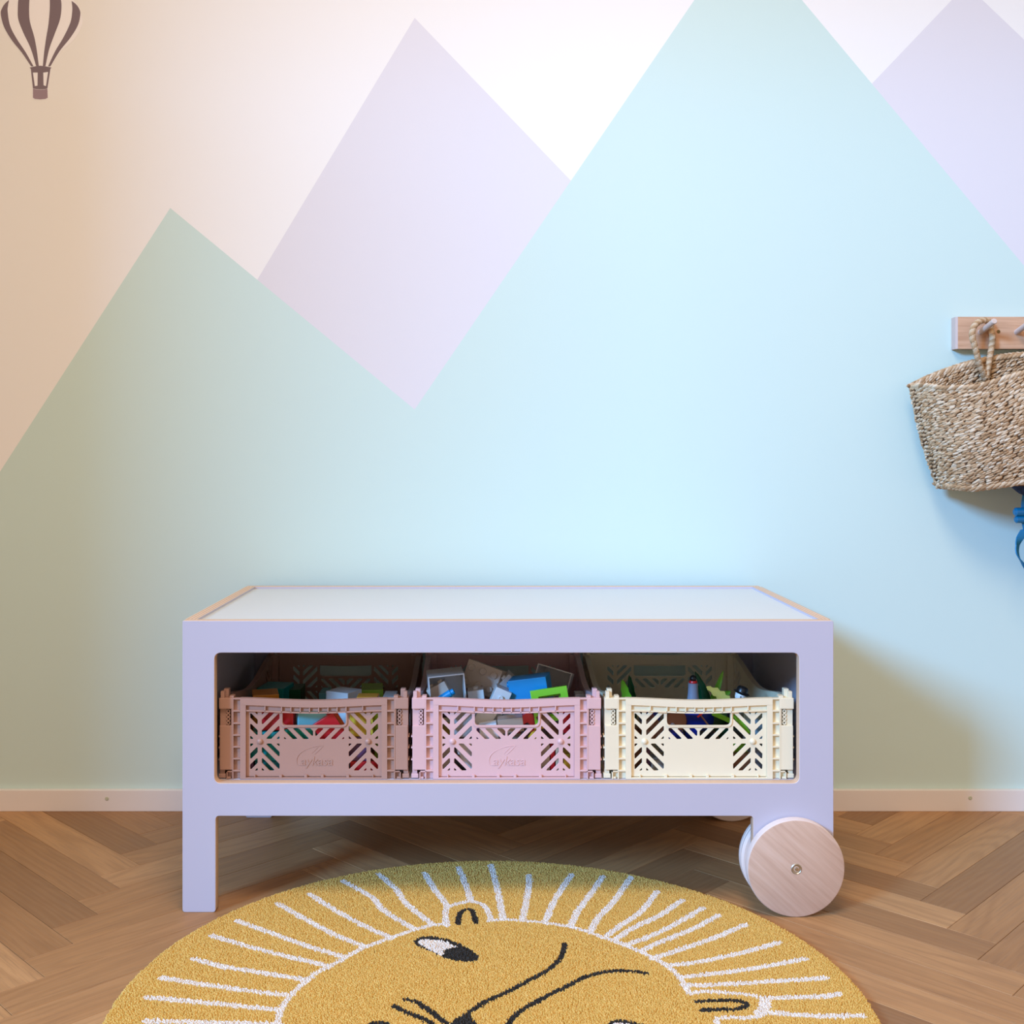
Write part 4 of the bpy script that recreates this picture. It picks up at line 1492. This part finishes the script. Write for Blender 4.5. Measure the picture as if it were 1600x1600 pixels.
def widths(n, w, tip=0.05):
    return [w * max(tip, math.sin(PI * min(1, 0.12 + 0.88 * i / (n - 1))) ** 0.7) for i in range(n)]
def plant(label, y, base, leaves):
    o = at(*base, y)
    o.z = FLOOR_C
    root = thing('toy_plant', label, 'toy plant', o, 0, G3)
    bm = bmesh.new()
    add_lathe(bm, [(0.016, 0), (0.016, 0.004), (0.008, 0.010), (0.004, 0.045), (0, 0.048)], None, 14)
    obj('base', bm, DGREEN, root, smooth=0.7)
    for pts, w, m, dy, serr in leaves:
        L = leaf_pts(pts, y + dy, o)
        obj('leaf', leaf_bm(L, widths(len(L), w), 0.35, serr), m, root, smooth=0.6)
    return root
plant('green plastic toy leaves standing at the left of the cream crate', 0.19, (985, 1200),
      [([(984, 1150), (983, 1110), (977, 1082), (972, 1062)], 0.0085, LGREEN, -0.012, 0.10), ([(986, 1150), (988, 1110), (986, 1080), (983, 1055)], 0.0075, DGREEN, 0.004, 0.10)])
plant('dark and bright green toy fronds with pale jagged leaf, cream crate', 0.165, (1112, 1200),
      [([(1108, 1160), (1106, 1110), (1100, 1080), (1086, 1049)], 0.0075, DGREEN, -0.006, 0.04), ([(1110, 1160), (1100, 1115), (1094, 1085), (1089, 1070)], 0.0080, DGREEN, 0.006, 0.04),
       ([(1113, 1160), (1112, 1105), (1120, 1078), (1130, 1048)], 0.0065, LGREEN, 0.012, 0.0), ([(1114, 1160), (1112, 1110), (1124, 1092), (1142, 1080)], 0.010, LGREEN, 0.022, 0.0),
       ([(1150, 1118), (1136, 1098), (1122, 1084), (1104, 1073)], 0.0085, PYEL, -0.040, 0.22)])
# grey tower with a ball finial
o = at(1083, 1200, 0.12); o.z = FLOOR_C
tw = thing('toy_tower', 'slate grey toy tower with red ring and black ball top', 'toy tower', o, 0, G3)
ztop = at(1083, 1067, 0.12).z - FLOOR_C
bm = bmesh.new()
add_lathe(bm, [(0.016, 0), (0.0155, 0.02), (0.0105, ztop - 0.030), (0.0088, ztop - 0.018), (0.0082, ztop - 0.004), (0.0082, ztop), (0, ztop)], None, 24, False)
obj('column', bm, SLATE, tw, smooth=0.6)
bm = bmesh.new()
add_lathe(bm, [(0.0062, ztop - 0.001), (0.0070, ztop + 0.001), (0.0062, ztop + 0.004), (0, ztop + 0.004)], None, 20, False)
obj('ring', bm, RED, tw, smooth=0.6)
bm = bmesh.new()
add_lathe(bm, [(0.0057 * math.sin(PI * i / 10), ztop + 0.0075 - 0.0057 * math.cos(PI * i / 10)) for i in range(11)], None, 20, False)
obj('ball', bm, BLACK, tw, smooth=4)
# figure with a white face and black hat
o = at(1145, 1120, 0.098)
fg = thing('toy_figure', 'toy figure with pale white face under a black hat, cream crate', 'toy figure', o, 0, G3)
fg.rotation_euler = (0.15, 0.30, 0.25)
zh = 0.037
bm = bmesh.new()
add_lathe(bm, [(0.0085, -0.02), (0.0105, 0.0), (0.0100, 0.018), (0.0065, 0.026), (0.0035, 0.030), (0, 0.031)], None, 18, True)
obj('body', bm, BLACK, fg, smooth=0.8)
bm = bmesh.new()
add_lathe(bm, [(0, -0.010), (0.0055, -0.0088), (0.0085, -0.003), (0.0092, 0.003), (0.0070, 0.009), (0, 0.011)], Matrix.Translation((0, 0, zh)), 20, False)
hd = obj('head', bm, WHITE, fg, smooth=4)
for sx in (-1, 1):
    bm = bmesh.new()
    add_lathe(bm, [(0, -0.0008), (0.0014, 0), (0, 0.0010)], Matrix.Translation((sx * 0.0034, -0.0084, zh + 0.0005)) @ Matrix.Rotation(PI / 2, 4, 'X'), 10, False)
    obj('eye', bm, BLACK, hd)
bm = bmesh.new()
add_box(bm, -0.003, 0.003, -0.0088, -0.0074, zh - 0.0058, zh - 0.0048)
obj('mouth', bm, BLACK, hd)
bm = bmesh.new()
add_lathe(bm, [(0.0125, 0), (0.0135, 0.0012), (0.0118, 0.0022), (0.0098, 0.0030), (0.0092, 0.0085), (0.0070, 0.0110), (0, 0.0115)], Matrix.Translation((0.001, 0.002, zh + 0.0045)), 22)
obj('hat', bm, BLACK, fg, smooth=0.7)
# small reaching hand of a figure left of the tower
o = at(1060, 1110, 0.14)
hf = thing('toy_figure', 'small brown toy arm with open hand left of the tower', 'toy figure', o, 0, G3)
bm = bmesh.new()
add_tube(bm, [(0.002, 0, -0.02), (0.001, 0, 0.0), (0, 0, 0.012), (-0.001, 0, 0.016)], [0.0034, 0.0030, 0.0024, 0.0020], 10)
obj('arm', bm, BROWN, hf, smooth=4)
for k, dx in enumerate((-0.0034, -0.0012, 0.0012, 0.0034)):
    bm = bmesh.new()
    add_tube(bm, [(dx * 0.4 - 0.001, 0, 0.0155), (dx - 0.001, -0.0005, 0.0215 - abs(dx) * .5)], [0.0009, 0.0006], 6)
    obj('finger', bm, BROWN, hf)
# things seen through the hand hole and slots of the cream crate
o = at(1057, 1126, 0.075)
sh = thing('toy_shield', 'round brown toy disc with grey boss in the cream hand hole', 'toy shield', o, 0, G3)
sh.rotation_euler = (math.radians(-12), 0, math.radians(14))
bm = bmesh.new()
add_lathe(bm, [(0, 0.004), (0.016, 0.003), (0.018, 0.001), (0.0175, -0.001), (0.015, 0.000), (0, -0.001)], Matrix.Rotation(-PI / 2, 4, 'X') @ Matrix.Scale(-1, 4, (0, 0, 1)), 32, False)
obj('disc', bm, BROWN, sh, smooth=0.6)
bm = bmesh.new()
add_lathe(bm, [(0.0042, 0), (0.0036, 0.002), (0.0018, 0.0036), (0, 0.004)], Matrix.Translation((-0.009, -0.004, -0.007)) @ Matrix.Rotation(PI / 2, 4, 'X'), 16, False)
obj('boss', bm, SLATE, sh, smooth=4)
o = at(1082, 1160, 0.092); o.z = FLOOR_C
bt = thing('toy_boat', 'royal blue toy boat hull in the middle of the cream crate', 'toy boat', o, 0, G3)
bm = bmesh.new()
L = [((-0.034 + 0.068 * i / 12), 0.0, 0.072 + 0.010 * (abs(i - 6) / 6) ** 2) for i in range(13)]
secs = []
for i, (x, y, z) in enumerate(L):
    w = 0.015 * math.sin(PI * (0.06 + 0.88 * i / 12)) ** 0.6
    secs.append([bm.verts.new(p) for p in ((x, -w, z + 0.012), (x, -w * .8, z - 0.010), (x, 0, z - 0.016), (x, w * .8, z - 0.010), (x, w, z + 0.012), (x, w * .8, z + 0.011), (x, 0, z - 0.010), (x, -w * .8, z + 0.011))])
for a, b in zip(secs[:-1], secs[1:]):
    for k in range(8):
        bm.faces.new((a[k], a[(k + 1) % 8], b[(k + 1) % 8], b[k]))
bm.faces.new(secs[0][::-1]); bm.faces.new(secs[-1])
obj('hull', bm, RBLUE, bt, smooth=0.8)
bm = bmesh.new()
add_box(bm, -0.014, 0.014, -0.010, 0.010, 0.0, 0.064, bev=0.002)
obj('stand', bm, RBLUE, bt)
o = at(1102, 1127, 0.062)
st = thing('toy_stick', 'thin red brown toy stick slanting in the cream hand hole', 'toy stick', o, 0, G3)
st.rotation_euler = (0, math.radians(-38), 0)
bm = bmesh.new(); add_tube(bm, [(0, 0, -0.036), (0, 0, 0.026)], [0.0017, 0.0012], 8); obj('shaft', bm, BROWN, st)
bm = bmesh.new(); add_box(bm, -0.006, 0.006, -0.0014, 0.0014, 0.012, 0.0145, bev=0.0005); obj('crossbar', bm, RED, st)
block('dark green block at the right behind the cream hand hole', DGREEN, (1108, 1144, 1118, 1214), 0.115, 0.035, group=G3)
block('bright green strip slanting at the right of the cream hand hole', LGREEN, (1112, 1150, 1119, 1126), 0.080, 0.010, roll=24, group=G3)
block('royal blue block behind the upper left slots of the cream crate', RBLUE, (1006, 1032, 1104, 1135), 0.075, 0.03, roll=20, group=G3)
block('brown block slanting behind the upper left slots of cream crate', BROWN, (1004, 1036, 1125, 1157), 0.050, 0.020, roll=-40, group=G3)
block('small brown block at the far left behind the cream slots', BROWN, (990, 1002, 1140, 1214), 0.060, 0.025, group=G3)
block('grey taupe block behind the lower left slots of the cream crate', GREY, (1018, 1038, 1188, 1214), 0.050, 0.03, roll=0, group=G3)
block('dark plum block low at the left of the cream crate', PURP, (992, 1016, 1168, 1214), 0.062, 0.03, group=G3)
block('navy block behind the left middle slots of the cream crate', RBLUE, (1046, 1068, 1145, 1214), 0.052, 0.03, group=G3)
block('black block behind the right middle slots of the cream crate', BLACK, (1094, 1116, 1142, 1214), 0.052, 0.03, group=G3)
block('blue grey block behind the upper right slots of the cream crate', BLGREY, (1162, 1194, 1112, 1156), 0.054, 0.03, group=G3)
block('green strip slanting behind the upper right slots of cream crate', LGREEN, (1140, 1178, 1128, 1135), 0.044, 0.008, roll=52, group=G3)
block('black block at mid height behind the right cream slots', BLACK, (1147, 1174, 1140, 1160), 0.060, 0.03, group=G3)
block('bright green block behind the lower right slots of cream crate', LGREEN, (1146, 1168, 1160, 1183), 0.062, 0.03, group=G3)
block('chestnut brown block at the lower right of the cream crate', BROWN, (1146, 1176, 1178, 1214), 0.045, 0.014, group=G3)
block('dark grey block in the lower right corner of the cream crate', SLATE, (1181, 1196, 1160, 1214), 0.050, 0.03, group=G3)
